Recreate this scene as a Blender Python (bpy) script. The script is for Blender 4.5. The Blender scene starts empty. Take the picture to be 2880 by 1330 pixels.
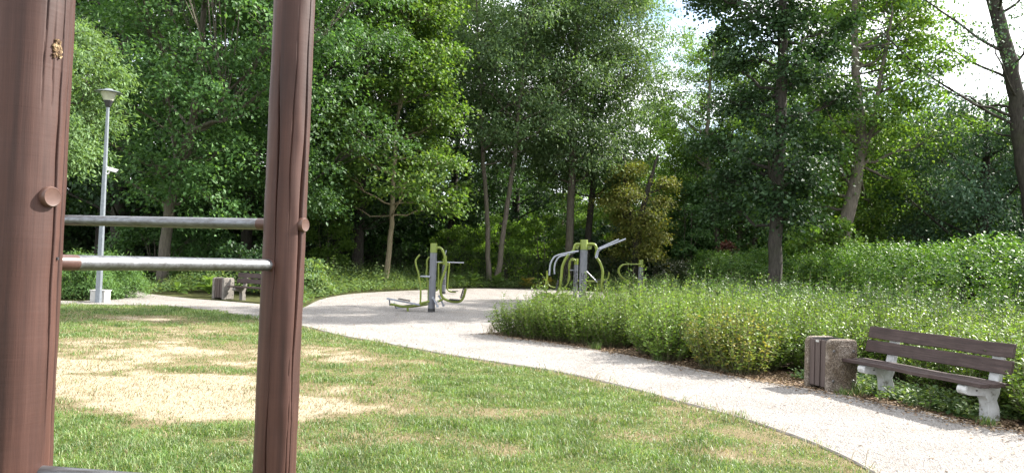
import bpy, bmesh, math, random
import numpy as np
from mathutils import Vector, Matrix

PI = math.pi
R = math.radians
scene = bpy.context.scene
COL = scene.collection

# ------------------------------------------------------------------ camera
cam_d = bpy.data.cameras.new('camera')
cam_d.sensor_width = 36.0
cam_d.lens = 36.0 * 2217 / 2880
cam_d.clip_start = 0.05
cam_d.clip_end = 2000
cam = bpy.data.objects.new('camera', cam_d)
COL.objects.link(cam)
PITCH, ROLL = R(1.7), R(2.0)
_F = Vector((0, math.cos(PITCH), math.sin(PITCH)))
_RW = Vector((1, 0, 0))
_UW = _RW.cross(_F)
_CR = _RW * math.cos(ROLL) + _UW * math.sin(ROLL)
_CU = _UW * math.cos(ROLL) - _RW * math.sin(ROLL)
_m = Matrix((_CR, _CU, -_F)).transposed().to_4x4()
_m.translation = Vector((0, 0, 1.55))
cam.matrix_world = _m
scene.camera = cam

# ------------------------------------------------------------------ sky, sun, exposure
SUN_BEARING, SUN_EL = R(66), R(40)
world = bpy.data.worlds.new('World')
scene.world = world
world.use_nodes = True
wt = world.node_tree
wn, wl = wt.nodes, wt.links
for n in list(wn):
    wn.remove(n)
w_out = wn.new('ShaderNodeOutputWorld')
w_bg = wn.new('ShaderNodeBackground')
w_bg.inputs['Strength'].default_value = 0.105
w_sky = wn.new('ShaderNodeTexSky')
w_sky.sky_type = 'NISHITA'
w_sky.sun_disc = False
w_sky.sun_elevation = SUN_EL
w_sky.sun_rotation = SUN_BEARING
w_sky.air_density = 1.0
w_sky.dust_density = 0.6
w_tc = wn.new('ShaderNodeTexCoord')
w_map = wn.new('ShaderNodeMapping')
w_map.inputs['Scale'].default_value = (1.0, 1.0, 2.4)
w_no = wn.new('ShaderNodeTexNoise')
w_no.inputs['Scale'].default_value = 3.1
w_no.inputs['Detail'].default_value = 7
w_no.inputs['Roughness'].default_value = 0.55
w_rmp = wn.new('ShaderNodeValToRGB')
w_rmp.color_ramp.elements[0].position = 0.36
w_rmp.color_ramp.elements[1].position = 0.52
w_mix = wn.new('ShaderNodeMix')
w_mix.data_type = 'RGBA'
w_mix.inputs['B'].default_value = (9.0, 9.1, 9.3, 1)
wl.new(w_tc.outputs['Generated'], w_map.inputs['Vector'])
wl.new(w_map.outputs['Vector'], w_no.inputs['Vector'])
wl.new(w_no.outputs['Fac'], w_rmp.inputs['Fac'])
wl.new(w_rmp.outputs['Color'], w_mix.inputs['Factor'])
wl.new(w_sky.outputs['Color'], w_mix.inputs['A'])
wl.new(w_mix.outputs['Result'], w_bg.inputs['Color'])
wl.new(w_bg.outputs['Background'], w_out.inputs['Surface'])

sun_d = bpy.data.lights.new('sun', 'SUN')
sun_d.energy = 5.0
sun_d.angle = R(0.53)
sun_d.color = (1.0, 0.955, 0.88)
sun = bpy.data.objects.new('sun', sun_d)
COL.objects.link(sun)
_sd = Vector((math.sin(SUN_BEARING) * math.cos(SUN_EL), math.cos(SUN_BEARING) * math.cos(SUN_EL), math.sin(SUN_EL)))
sun.rotation_euler = _sd.to_track_quat('Z', 'Y').to_euler()

scene.view_settings.view_transform = 'Standard'
scene.view_settings.look = 'None'
scene.view_settings.gamma = 1.0
scene.view_settings.exposure = 1.75
scene.view_settings.use_curve_mapping = False
scene.cycles.max_bounces = 6
scene.cycles.diffuse_bounces = 3
scene.cycles.transmission_bounces = 4
scene.cycles.use_denoising = True

# ------------------------------------------------------------------ material helpers
def mat_new(name):
    m = bpy.data.materials.new(name)
    m.use_nodes = True
    nt = m.node_tree
    for n in list(nt.nodes):
        nt.nodes.remove(n)
    o = nt.nodes.new('ShaderNodeOutputMaterial')
    return m, nt, o

def N(nt, kind, **kw):
    n = nt.nodes.new(kind)
    for k, v in kw.items():
        n.inputs[k.replace('_', ' ')].default_value = v
    return n

def ramp(nt, fac, stops):
    r = nt.nodes.new('ShaderNodeValToRGB')
    e = r.color_ramp.elements
    while len(e) < len(stops):
        e.new(0.5)
    for i, (p, c) in enumerate(stops):
        e[i].position = p
        e[i].color = (*c, 1)
    nt.links.new(fac, r.inputs['Fac'])
    return r.outputs['Color']

def coords(nt, scale=(1, 1, 1)):
    tc = nt.nodes.new('ShaderNodeTexCoord')
    mp = nt.nodes.new('ShaderNodeMapping')
    mp.inputs['Scale'].default_value = scale
    nt.links.new(tc.outputs['Object'], mp.inputs['Vector'])
    return mp.outputs['Vector']

def noise(nt, vec, scale, detail=4, rough=0.5):
    n = nt.nodes.new('ShaderNodeTexNoise')
    n.inputs['Scale'].default_value = scale
    n.inputs['Detail'].default_value = detail
    n.inputs['Roughness'].default_value = rough
    if vec is not None:
        nt.links.new(vec, n.inputs['Vector'])
    return n.outputs['Fac']

def bump(nt, h, strength, dist):
    b = nt.nodes.new('ShaderNodeBump')
    b.inputs['Strength'].default_value = strength
    b.inputs['Distance'].default_value = dist
    nt.links.new(h, b.inputs['Height'])
    return b.outputs['Normal']

def mixc(nt, fac, a, b, mode='MIX'):
    m = nt.nodes.new('ShaderNodeMix')
    m.data_type = 'RGBA'
    m.blend_type = mode
    for key, v in (('Factor', fac), ('A', a), ('B', b)):
        if hasattr(v, 'links'):
            nt.links.new(v, m.inputs[key])
        elif key == 'Factor':
            m.inputs[key].default_value = v
        else:
            m.inputs[key].default_value = (*v, 1)
    return m.outputs['Result']

def mat_simple(name, stops, scale=(1, 1, 1), nscale=8, rough=0.6, metal=0.0, bstr=0.2, bdist=0.002, bscale=None, spec=0.4, detail=5):
    m, nt, o = mat_new(name)
    v = coords(nt, scale)
    f = noise(nt, v, nscale, detail, 0.6)
    p = nt.nodes.new('ShaderNodeBsdfPrincipled')
    nt.links.new(ramp(nt, f, stops), p.inputs['Base Color'])
    p.inputs['Roughness'].default_value = rough
    p.inputs['Metallic'].default_value = metal
    p.inputs['Specular IOR Level'].default_value = spec
    if bstr:
        nt.links.new(bump(nt, noise(nt, v, bscale or nscale * 4, 4, 0.6), bstr, bdist), p.inputs['Normal'])
    nt.links.new(p.outputs['BSDF'], o.inputs['Surface'])
    return m

def mat_leaf(name, cols, trans=0.4, rough=0.55, spec=0.25, tint=(1.25, 1.25, 0.55), patch=0.6, amp=0.3):
    """leaf: colour varies from leaf to leaf and from tree to tree; thin leaves let light through"""
    m, nt, o = mat_new(name)
    gi = nt.nodes.new('ShaderNodeNewGeometry')
    k = len(cols)
    cols = [tuple(0.95 * q + 0.05 * (0.3 * c[0] + 0.6 * c[1] + 0.1 * c[2]) for q in c) for c in cols]
    col = ramp(nt, gi.outputs['Random Per Island'], [(i / max(1, k - 1), c) for i, c in enumerate(cols)])
    oi = nt.nodes.new('ShaderNodeObjectInfo')
    mr = nt.nodes.new('ShaderNodeMapRange')
    mr.inputs['To Min'].default_value = 0.8
    mr.inputs['To Max'].default_value = 1.2
    nt.links.new(oi.outputs['Random'], mr.inputs['Value'])
    vm = nt.nodes.new('ShaderNodeVectorMath')
    vm.operation = 'SCALE'
    nt.links.new(col, vm.inputs[0])
    nz = noise(nt, coords(nt), patch, 3, 0.6)
    m2 = nt.nodes.new('ShaderNodeMapRange')
    m2.inputs['From Min'].default_value = 0.3
    m2.inputs['From Max'].default_value = 0.7
    m2.inputs['To Min'].default_value = 1.0 - amp
    m2.inputs['To Max'].default_value = 1.0 + amp
    nt.links.new(nz, m2.inputs['Value'])
    mm = nt.nodes.new('ShaderNodeMath')
    mm.operation = 'MULTIPLY'
    nt.links.new(mr.outputs['Result'], mm.inputs[0])
    nt.links.new(m2.outputs['Result'], mm.inputs[1])
    nt.links.new(mm.outputs[0], vm.inputs['Scale'])
    p = nt.nodes.new('ShaderNodeBsdfPrincipled')
    p.inputs['Roughness'].default_value = rough
    p.inputs['Specular IOR Level'].default_value = spec
    nt.links.new(vm.outputs[0], p.inputs['Base Color'])
    t = nt.nodes.new('ShaderNodeBsdfTranslucent')
    tv = nt.nodes.new('ShaderNodeVectorMath')
    tv.operation = 'MULTIPLY'
    tv.inputs[1].default_value = tint
    nt.links.new(vm.outputs[0], tv.inputs[0])
    nt.links.new(tv.outputs[0], t.inputs['Color'])
    mx = nt.nodes.new('ShaderNodeMixShader')
    mx.inputs['Fac'].default_value = trans
    nt.links.new(p.outputs['BSDF'], mx.inputs[1])
    nt.links.new(t.outputs['BSDF'], mx.inputs[2])
    nt.links.new(mx.outputs['Shader'], o.inputs['Surface'])
    return m

M = {}
# lawn soil: colour follows the 'dry' attribute (bare sandy soil against turf)
def mat_lawn():
    m, nt, o = mat_new('lawn_soil')
    v = coords(nt)
    at = nt.nodes.new('ShaderNodeAttribute')
    at.attribute_name = 'dry'
    green = ramp(nt, noise(nt, v, 9, 6, 0.65), [(0.3, (0.055, 0.075, 0.022)), (0.7, (0.14, 0.15, 0.05))])
    sand = ramp(nt, noise(nt, v, 26, 6, 0.7), [(0.28, (0.19, 0.15, 0.095)), (0.48, (0.34, 0.285, 0.20)), (0.75, (0.43, 0.375, 0.28))])
    p = N(nt, 'ShaderNodeBsdfPrincipled', Roughness=0.95)
    p.inputs['Specular IOR Level'].default_value = 0.1
    thatch = ramp(nt, noise(nt, v, 40, 6, 0.7), [(0.3, (0.11, 0.088, 0.045)), (0.7, (0.24, 0.195, 0.11))])
    f1 = ramp(nt, at.outputs['Fac'], [(0.15, (0, 0, 0)), (0.5, (1, 1, 1))])
    f2 = ramp(nt, at.outputs['Fac'], [(0.62, (0, 0, 0)), (0.88, (1, 1, 1))])
    nt.links.new(mixc(nt, f2, mixc(nt, f1, green, thatch), sand), p.inputs['Base Color'])
    nt.links.new(bump(nt, noise(nt, v, 60, 6, 0.75), 0.9, 0.03), p.inputs['Normal'])
    nt.links.new(p.outputs['BSDF'], o.inputs['Surface'])
    return m
M['lawn'] = mat_lawn()

def mat_gravel():
    m, nt, o = mat_new('pale_gravel')
    v = coords(nt)
    vo = nt.nodes.new('ShaderNodeTexVoronoi')
    vo.inputs['Scale'].default_value = 90
    nt.links.new(v, vo.inputs['Vector'])
    base = ramp(nt, noise(nt, v, 1.3, 5, 0.6), [(0.3, (0.31, 0.286, 0.265)), (0.7, (0.41, 0.385, 0.362))])
    cell = ramp(nt, vo.outputs['Color'], [(0.0, (0.62, 0.6, 0.58)), (0.35, (0.95, 0.95, 0.95)), (1.0, (1.1, 1.08, 1.06))])
    col = mixc(nt, 1.0, base, cell, 'MULTIPLY')
    # dark speckle painted into the colour as the shadows of small bumps
    spk = ramp(nt, noise(nt, coords(nt, (1.0, 1.0, 1.0)), 38, 3, 0.6), [(0.54, (1, 1, 1)), (0.66, (0.5, 0.47, 0.45))])
    col = mixc(nt, 1.0, col, spk, 'MULTIPLY')
    p = N(nt, 'ShaderNodeBsdfPrincipled', Roughness=0.95)
    p.inputs['Specular IOR Level'].default_value = 0.15
    nt.links.new(col, p.inputs['Base Color'])
    h = mixc(nt, 0.5, noise(nt, v, 45, 5, 0.7), vo.outputs['Distance'])
    nt.links.new(bump(nt, h, 1.0, 0.05), p.inputs['Normal'])
    nt.links.new(p.outputs['BSDF'], o.inputs['Surface'])
    return m
M['gravel'] = mat_gravel()
M['stone'] = mat_simple('gravel_stone', [(0.3, (0.13, 0.12, 0.11)), (0.7, (0.34, 0.32, 0.30))], nscale=300, rough=0.9, bstr=0)
M['ground'] = mat_simple('woodland_soil', [(0.3, (0.03, 0.024, 0.015)), (0.5, (0.055, 0.06, 0.022)), (0.72, (0.10, 0.105, 0.035))], nscale=1.4, rough=0.95, bstr=0.8, bdist=0.05, bscale=12, spec=0.1)
M['mulch'] = mat_simple('bed_mulch', [(0.3, (0.03, 0.02, 0.014)), (0.52, (0.07, 0.05, 0.035)), (0.72, (0.14, 0.105, 0.075))], nscale=22, rough=0.95, bstr=1.0, bdist=0.03, bscale=60, spec=0.1)
M['edging'] = mat_simple('edging_strip', [(0.3, (0.16, 0.14, 0.12)), (0.7, (0.3, 0.27, 0.24))], nscale=9, rough=0.8)

def mat_post():
    m, nt, o = mat_new('brown_stained_timber')
    v = coords(nt)
    grain = noise(nt, coords(nt, (24, 24, 0.7)), 1.6, 7, 0.62)
    rings = noise(nt, coords(nt, (2.5, 2.5, 60)), 2.2, 4, 0.6)
    blot = noise(nt, v, 3.2, 5, 0.6)
    c = ramp(nt, grain, [(0.25, (0.022, 0.0080, 0.0055)), (0.5, (0.049, 0.0195, 0.0135)), (0.75, (0.080, 0.0365, 0.0265))])
    c = mixc(nt, 1.0, c, ramp(nt, rings, [(0.3, (0.965, 0.965, 0.97)), (0.65, (1.025, 1.02, 1.02))]), 'MULTIPLY')
    c = mixc(nt, 1.0, c, ramp(nt, blot, [(0.25, (0.62, 0.56, 0.54)), (0.52, (1, 1, 1)), (0.8, (1.3, 1.28, 1.28))]), 'MULTIPLY')
    p = N(nt, 'ShaderNodeBsdfPrincipled', Roughness=0.6)
    p.inputs['Specular IOR Level'].default_value = 0.35
    nt.links.new(c, p.inputs['Base Color'])
    h = mixc(nt, 0.16, grain, rings)
    nt.links.new(bump(nt, h, 0.6, 0.003), p.inputs['Normal'])
    nt.links.new(p.outputs['BSDF'], o.inputs['Surface'])
    return m
M['post'] = mat_post()
M['post_cap'] = mat_simple('brown_plastic_cap', [(0.3, (0.075, 0.038, 0.028)), (0.7, (0.10, 0.055, 0.042))], nscale=60, rough=0.42, bstr=0.1, bdist=0.0006, bscale=300)
M['knot'] = mat_simple('chewed_wood_knot', [(0.35, (0.05, 0.025, 0.014)), (0.5, (0.16, 0.10, 0.05)), (0.7, (0.32, 0.24, 0.14))], nscale=120, rough=0.9, bstr=1.0, bdist=0.006, bscale=160)
def mat_steel():
    m, nt, o = mat_new('galvanised_tube')
    v = coords(nt, (2, 60, 60))
    f = noise(nt, v, 1.5, 6, 0.7)
    p = N(nt, 'ShaderNodeBsdfPrincipled', Metallic=0.85)
    nt.links.new(ramp(nt, f, [(0.25, (0.09, 0.085, 0.08)), (0.55, (0.19, 0.195, 0.205)), (0.8, (0.27, 0.278, 0.29))]), p.inputs['Base Color'])
    nt.links.new(ramp(nt, noise(nt, coords(nt), 30, 5, 0.7), [(0.3, (0.32,) * 3), (0.7, (0.55,) * 3)]), p.inputs['Roughness'])
    nt.links.new(bump(nt, f, 0.15, 0.001), p.inputs['Normal'])
    nt.links.new(p.outputs['BSDF'], o.inputs['Surface'])
    return m
M['steel'] = mat_steel()
M['rung_paint'] = mat_simple('worn_brown_paint', [(0.3, (0.055, 0.026, 0.02)), (0.68, (0.095, 0.05, 0.04)), (0.74, (0.25, 0.24, 0.23))], nscale=40, rough=0.4, bstr=0.1)
M['galv'] = mat_simple('lamp_galvanised', [(0.3, (0.15, 0.17, 0.19)), (0.7, (0.22, 0.24, 0.265))], nscale=14, rough=0.5, metal=0.35, bstr=0.05)
M['white_metal'] = mat_simple('white_enamel', [(0.3, (0.68, 0.68, 0.68)), (0.7, (0.8, 0.8, 0.8))], nscale=12, rough=0.4, bstr=0)
M['black'] = mat_simple('black_plastic', [(0.3, (0.02, 0.02, 0.022)), (0.7, (0.035, 0.035, 0.038))], nscale=20, rough=0.5, bstr=0)
M['pale_concrete'] = mat_simple('pale_concrete', [(0.3, (0.34, 0.335, 0.31)), (0.7, (0.46, 0.45, 0.43))], nscale=12, rough=0.9, bstr=0.4, bdist=0.003)
def mat_diffuser():
    m, nt, o = mat_new('lamp_diffuser')
    p = N(nt, 'ShaderNodeBsdfPrincipled', Roughness=0.25)
    nt.links.new(ramp(nt, noise(nt, coords(nt), 6, 3), [(0.3, (0.55, 0.56, 0.45)), (0.7, (0.68, 0.69, 0.58))]), p.inputs['Base Color'])
    t = N(nt, 'ShaderNodeBsdfTranslucent')
    t.inputs['Color'].default_value = (0.75, 0.77, 0.62, 1)
    mx = N(nt, 'ShaderNodeMixShader', Fac=0.5)
    nt.links.new(p.outputs['BSDF'], mx.inputs[1])
    nt.links.new(t.outputs['BSDF'], mx.inputs[2])
    nt.links.new(mx.outputs['Shader'], o.inputs['Surface'])
    return m
M['diffuser'] = mat_diffuser()
M['gym_grey'] = mat_simple('grey_powder_coat', [(0.3, (0.095, 0.10, 0.113)), (0.7, (0.125, 0.13, 0.146))], nscale=5, rough=0.42, bstr=0.05, bdist=0.0005)
M['gym_green'] = mat_simple('lime_powder_coat', [(0.3, (0.105, 0.140, 0.016)), (0.7, (0.145, 0.185, 0.024))], nscale=6, rough=0.36, bstr=0.04, bdist=0.0005)
M['gym_black'] = mat_simple('black_sleeve', [(0.3, (0.02, 0.02, 0.022)), (0.7, (0.04, 0.038, 0.036))], nscale=9, rough=0.7, bstr=0.1)
M['gym_steel'] = mat_simple('grey_lever_metal', [(0.3, (0.20, 0.215, 0.245)), (0.7, (0.28, 0.295, 0.33))], nscale=9, rough=0.38, metal=0.3, bstr=0.03)
M['letter'] = mat_simple('black_lettering', [(0.3, (0.018, 0.018, 0.02)), (0.7, (0.03, 0.03, 0.032))], nscale=30, rough=0.55, bstr=0)

def mat_board():
    m, nt, o = mat_new('dark_weathered_board')
    g = noise(nt, coords(nt, (1.2, 26, 26)), 2.2, 7, 0.7)
    b = noise(nt, coords(nt), 5, 5, 0.6)
    c = ramp(nt, g, [(0.25, (0.021, 0.013, 0.012)), (0.5, (0.045, 0.029, 0.026)), (0.72, (0.085, 0.060, 0.054))])
    c = mixc(nt, 1.0, c, ramp(nt, b, [(0.3, (0.75, 0.72, 0.72)), (0.65, (1.1, 1.1, 1.12))]), 'MULTIPLY')
    p = N(nt, 'ShaderNodeBsdfPrincipled', Roughness=0.68)
    p.inputs['Specular IOR Level'].default_value = 0.35
    nt.links.new(c, p.inputs['Base Color'])
    nt.links.new(bump(nt, g, 0.6, 0.004), p.inputs['Normal'])
    nt.links.new(p.outputs['BSDF'], o.inputs['Surface'])
    return m
M['board'] = mat_board()
def mat_concrete_white():
    m, nt, o = mat_new('white_painted_concrete')
    v = coords(nt)
    c = ramp(nt, noise(nt, v, 7, 7, 0.7), [(0.34, (0.13, 0.12, 0.10)), (0.43, (0.36, 0.36, 0.355)), (0.7, (0.50, 0.505, 0.51))])
    p = N(nt, 'ShaderNodeBsdfPrincipled', Roughness=0.85)
    nt.links.new(c, p.inputs['Base Color'])
    nt.links.new(bump(nt, noise(nt, v, 70, 5, 0.7), 0.5, 0.004), p.inputs['Normal'])
    nt.links.new(p.outputs['BSDF'], o.inputs['Surface'])
    return m
M['concrete_white'] = mat_concrete_white()
M['concrete_raw'] = mat_simple('raw_weathered_concrete', [(0.3, (0.11, 0.098, 0.085)), (0.7, (0.21, 0.19, 0.17))], nscale=10, rough=0.92, bstr=0.5, bdist=0.004)
def mat_aggregate():
    m, nt, o = mat_new('exposed_aggregate')
    v = coords(nt)
    vo = nt.nodes.new('ShaderNodeTexVoronoi')
    vo.inputs['Scale'].default_value = 75
    nt.links.new(v, vo.inputs['Vector'])
    sep = nt.nodes.new('ShaderNodeSeparateColor')
    nt.links.new(vo.outputs['Color'], sep.inputs['Color'])
    c = ramp(nt, sep.outputs['Red'], [(0.0, (0.09, 0.07, 0.054)), (0.4, (0.15, 0.12, 0.095)), (0.75, (0.215, 0.178, 0.145)), (1.0, (0.30, 0.262, 0.222))])
    stain = ramp(nt, noise(nt, v, 5, 5, 0.65), [(0.35, (0.55, 0.48, 0.38)), (0.6, (1, 1, 1))])
    c = mixc(nt, 1.0, c, stain, 'MULTIPLY')
    p = N(nt, 'ShaderNodeBsdfPrincipled', Roughness=0.9)
    nt.links.new(c, p.inputs['Base Color'])
    nt.links.new(bump(nt, vo.outputs['Distance'], 1.0, 0.012), p.inputs['Normal'])
    nt.links.new(p.outputs['BSDF'], o.inputs['Surface'])
    return m
M['aggregate'] = mat_aggregate()
M['bin_slat'] = mat_simple('brown_bin_slat', [(0.3, (0.05, 0.035, 0.031)), (0.7, (0.092, 0.067, 0.06))], scale=(20, 20, 1), nscale=2, rough=0.65, bstr=0.4, bdist=0.003)
M['bolt'] = mat_simple('dull_bolt', [(0.3, (0.1, 0.095, 0.09)), (0.7, (0.2, 0.19, 0.18))], nscale=40, rough=0.5, metal=0.7, bstr=0)

def mat_bark(name, dark, light, green=(0.09, 0.1, 0.05)):
    m, nt, o = mat_new(name)
    g = noise(nt, coords(nt, (9, 9, 1.6)), 2.0, 7, 0.7)
    moss = noise(nt, coords(nt), 1.1, 4, 0.6)
    c = ramp(nt, g, [(0.3, dark), (0.68, light)])
    c = mixc(nt, ramp(nt, moss, [(0.45, (0, 0, 0)), (0.75, (0.6, 0.6, 0.6))]), c, green)
    p = N(nt, 'ShaderNodeBsdfPrincipled', Roughness=0.9)
    p.inputs['Specular IOR Level'].default_value = 0.15
    nt.links.new(c, p.inputs['Base Color'])
    nt.links.new(bump(nt, g, 0.9, 0.04), p.inputs['Normal'])
    nt.links.new(p.outputs['BSDF'], o.inputs['Surface'])
    return m
M['bark_grey'] = mat_bark('grey_brown_bark', (0.05, 0.042, 0.034), (0.16, 0.14, 0.115))
M['bark_light'] = mat_bark('pale_young_bark', (0.13, 0.11, 0.075), (0.30, 0.25, 0.17), (0.16, 0.16, 0.08))
M['bark_dark'] = mat_bark('dark_bark', (0.018, 0.016, 0.014), (0.07, 0.062, 0.053), (0.04, 0.045, 0.025))
M['twig'] = mat_simple('green_brown_twig', [(0.3, (0.06, 0.07, 0.03)), (0.7, (0.13, 0.12, 0.06))], nscale=9, rough=0.8, bstr=0)

L_OAK = mat_leaf('oak_leaf', [(0.034, 0.086, 0.024), (0.054, 0.128, 0.034), (0.074, 0.160, 0.042), (0.095, 0.185, 0.052)], 0.35)
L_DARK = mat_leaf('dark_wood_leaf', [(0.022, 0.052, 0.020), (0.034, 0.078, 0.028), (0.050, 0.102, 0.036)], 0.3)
L_MAPLE = mat_leaf('maple_leaf', [(0.055, 0.12, 0.022), (0.085, 0.17, 0.028), (0.115, 0.21, 0.035), (0.16, 0.24, 0.04)], 0.45)
L_ASH = mat_leaf('ash_leaf', [(0.058, 0.105, 0.040), (0.080, 0.145, 0.055), (0.105, 0.18, 0.068), (0.14, 0.21, 0.08)], 0.4)
L_LIGHT = mat_leaf('light_green_leaf', [(0.085, 0.17, 0.03), (0.12, 0.22, 0.038), (0.16, 0.27, 0.045)], 0.5)
L_ROBINIA = mat_leaf('robinia_leaf', [(0.10, 0.185, 0.07), (0.14, 0.235, 0.09), (0.18, 0.28, 0.11)], 0.4)
L_BLUE = mat_leaf('blue_green_leaf', [(0.03, 0.068, 0.038), (0.046, 0.095, 0.052), (0.07, 0.125, 0.066)], 0.35)
L_OLIVE = mat_leaf('scorched_leaf', [(0.10, 0.135, 0.025), (0.16, 0.18, 0.035), (0.20, 0.185, 0.04), (0.095, 0.15, 0.03)], 0.35)
L_RED = mat_leaf('copper_leaf', [(0.06, 0.022, 0.018), (0.10, 0.035, 0.026), (0.13, 0.055, 0.035)], 0.3)
L_SHRUB = mat_leaf('privet_leaf', [(0.060, 0.120, 0.018), (0.095, 0.170, 0.027), (0.135, 0.215, 0.036), (0.175, 0.240, 0.05)], 0.4, rough=0.42)
L_SHRUBY = mat_leaf('yellowing_privet_leaf', [(0.08, 0.14, 0.024), (0.12, 0.18, 0.033), (0.17, 0.20, 0.04), (0.235, 0.19, 0.05)], 0.4, rough=0.42)
L_SHRUBD = mat_leaf('dusky_shrub_leaf', [(0.036, 0.082, 0.022), (0.058, 0.115, 0.030), (0.088, 0.15, 0.042)], 0.38, rough=0.45)
L_HEDGE = mat_leaf('hornbeam_leaf', [(0.034, 0.088, 0.016), (0.055, 0.130, 0.022), (0.085, 0.180, 0.028), (0.16, 0.265, 0.038)], 0.36, rough=0.45)
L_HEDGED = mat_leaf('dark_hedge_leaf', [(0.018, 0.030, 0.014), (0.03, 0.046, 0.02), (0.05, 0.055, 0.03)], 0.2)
L_FEATHER = mat_leaf('feathery_leaf', [(0.075, 0.15, 0.045), (0.10, 0.19, 0.058), (0.13, 0.225, 0.07)], 0.4)
L_COVER = mat_leaf('nettle_leaf', [(0.065, 0.125, 0.045), (0.10, 0.17, 0.06), (0.135, 0.21, 0.075), (0.18, 0.235, 0.07)], 0.4)
L_HOSTA = mat_leaf('broad_leaf', [(0.10, 0.19, 0.045), (0.13, 0.225, 0.055), (0.17, 0.25, 0.06)], 0.4, rough=0.4)
L_HOSTAY = mat_leaf('yellow_broad_leaf', [(0.20, 0.24, 0.04), (0.28, 0.25, 0.05), (0.30, 0.19, 0.05)], 0.4, rough=0.45)
L_GRASS = mat_leaf('grass_blade', [(0.055, 0.112, 0.026), (0.085, 0.155, 0.038), (0.128, 0.195, 0.058), (0.22, 0.245, 0.115)], 0.35, rough=0.45, spec=0.3, patch=2.2, amp=0.35)
L_STRAW = mat_leaf('straw_blade', [(0.19, 0.15, 0.075), (0.28, 0.23, 0.125), (0.36, 0.305, 0.185), (0.17, 0.185, 0.075)], 0.25, rough=0.7, tint=(1.1, 1.05, 0.8))
L_LITTER = mat_leaf('dry_leaf_litter', [(0.07, 0.04, 0.022), (0.15, 0.095, 0.055), (0.25, 0.17, 0.10), (0.33, 0.25, 0.17)], 0.1, rough=0.8)

# ------------------------------------------------------------------ object helpers
def mesh_np(name, verts, faces, mat, smooth=False):
    """verts (n,3) array, faces (m,k) array of equal-size faces"""
    me = bpy.data.meshes.new(name)
    verts = np.asarray(verts, dtype=np.float32)
    faces = np.asarray(faces, dtype=np.int32)
    m, k = faces.shape
    me.vertices.add(len(verts))
    me.vertices.foreach_set('co', verts.ravel())
    me.loops.add(m * k)
    me.loops.foreach_set('vertex_index', faces.ravel())
    me.polygons.add(m)
    me.polygons.foreach_set('loop_start', np.arange(m, dtype=np.int32) * k)
    if smooth:
        me.polygons.foreach_set('use_smooth', np.ones(m, dtype=bool))
    me.update(calc_edges=True)
    if mat:
        me.materials.append(mat)
    return me

def link(name, me, parent=None):
    o = bpy.data.objects.new(name, me)
    COL.objects.link(o)
    if parent is not None:
        o.parent = parent
    return o

def tag(o, label, cat=None, group=None, kind=None):
    o['label'] = label
    if cat:
        o['category'] = cat
    if group:
        o['group'] = group
    if kind:
        o['kind'] = kind
    return o

def thing(name, label, cat, loc=(0, 0, 0), rz=0.0, group=None):
    o = link(name, None)
    o.empty_display_size = 0.2
    o.location = loc
    o.rotation_euler = (0, 0, rz)
    return tag(o, label, cat, group)

def copy_thing(src, loc, rz, scale, label, group):
    c = src.copy()
    COL.objects.link(c)
    c.location = loc
    c.rotation_euler = (0, 0, rz)
    c.scale = scale
    c['label'] = label
    if group:
        c['group'] = group
    for ch in src.children:
        k = ch.copy()
        COL.objects.link(k)
        k.parent = c
        for g in ch.children:
            h = g.copy()
            COL.objects.link(h)
            h.parent = k
    return c

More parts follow.
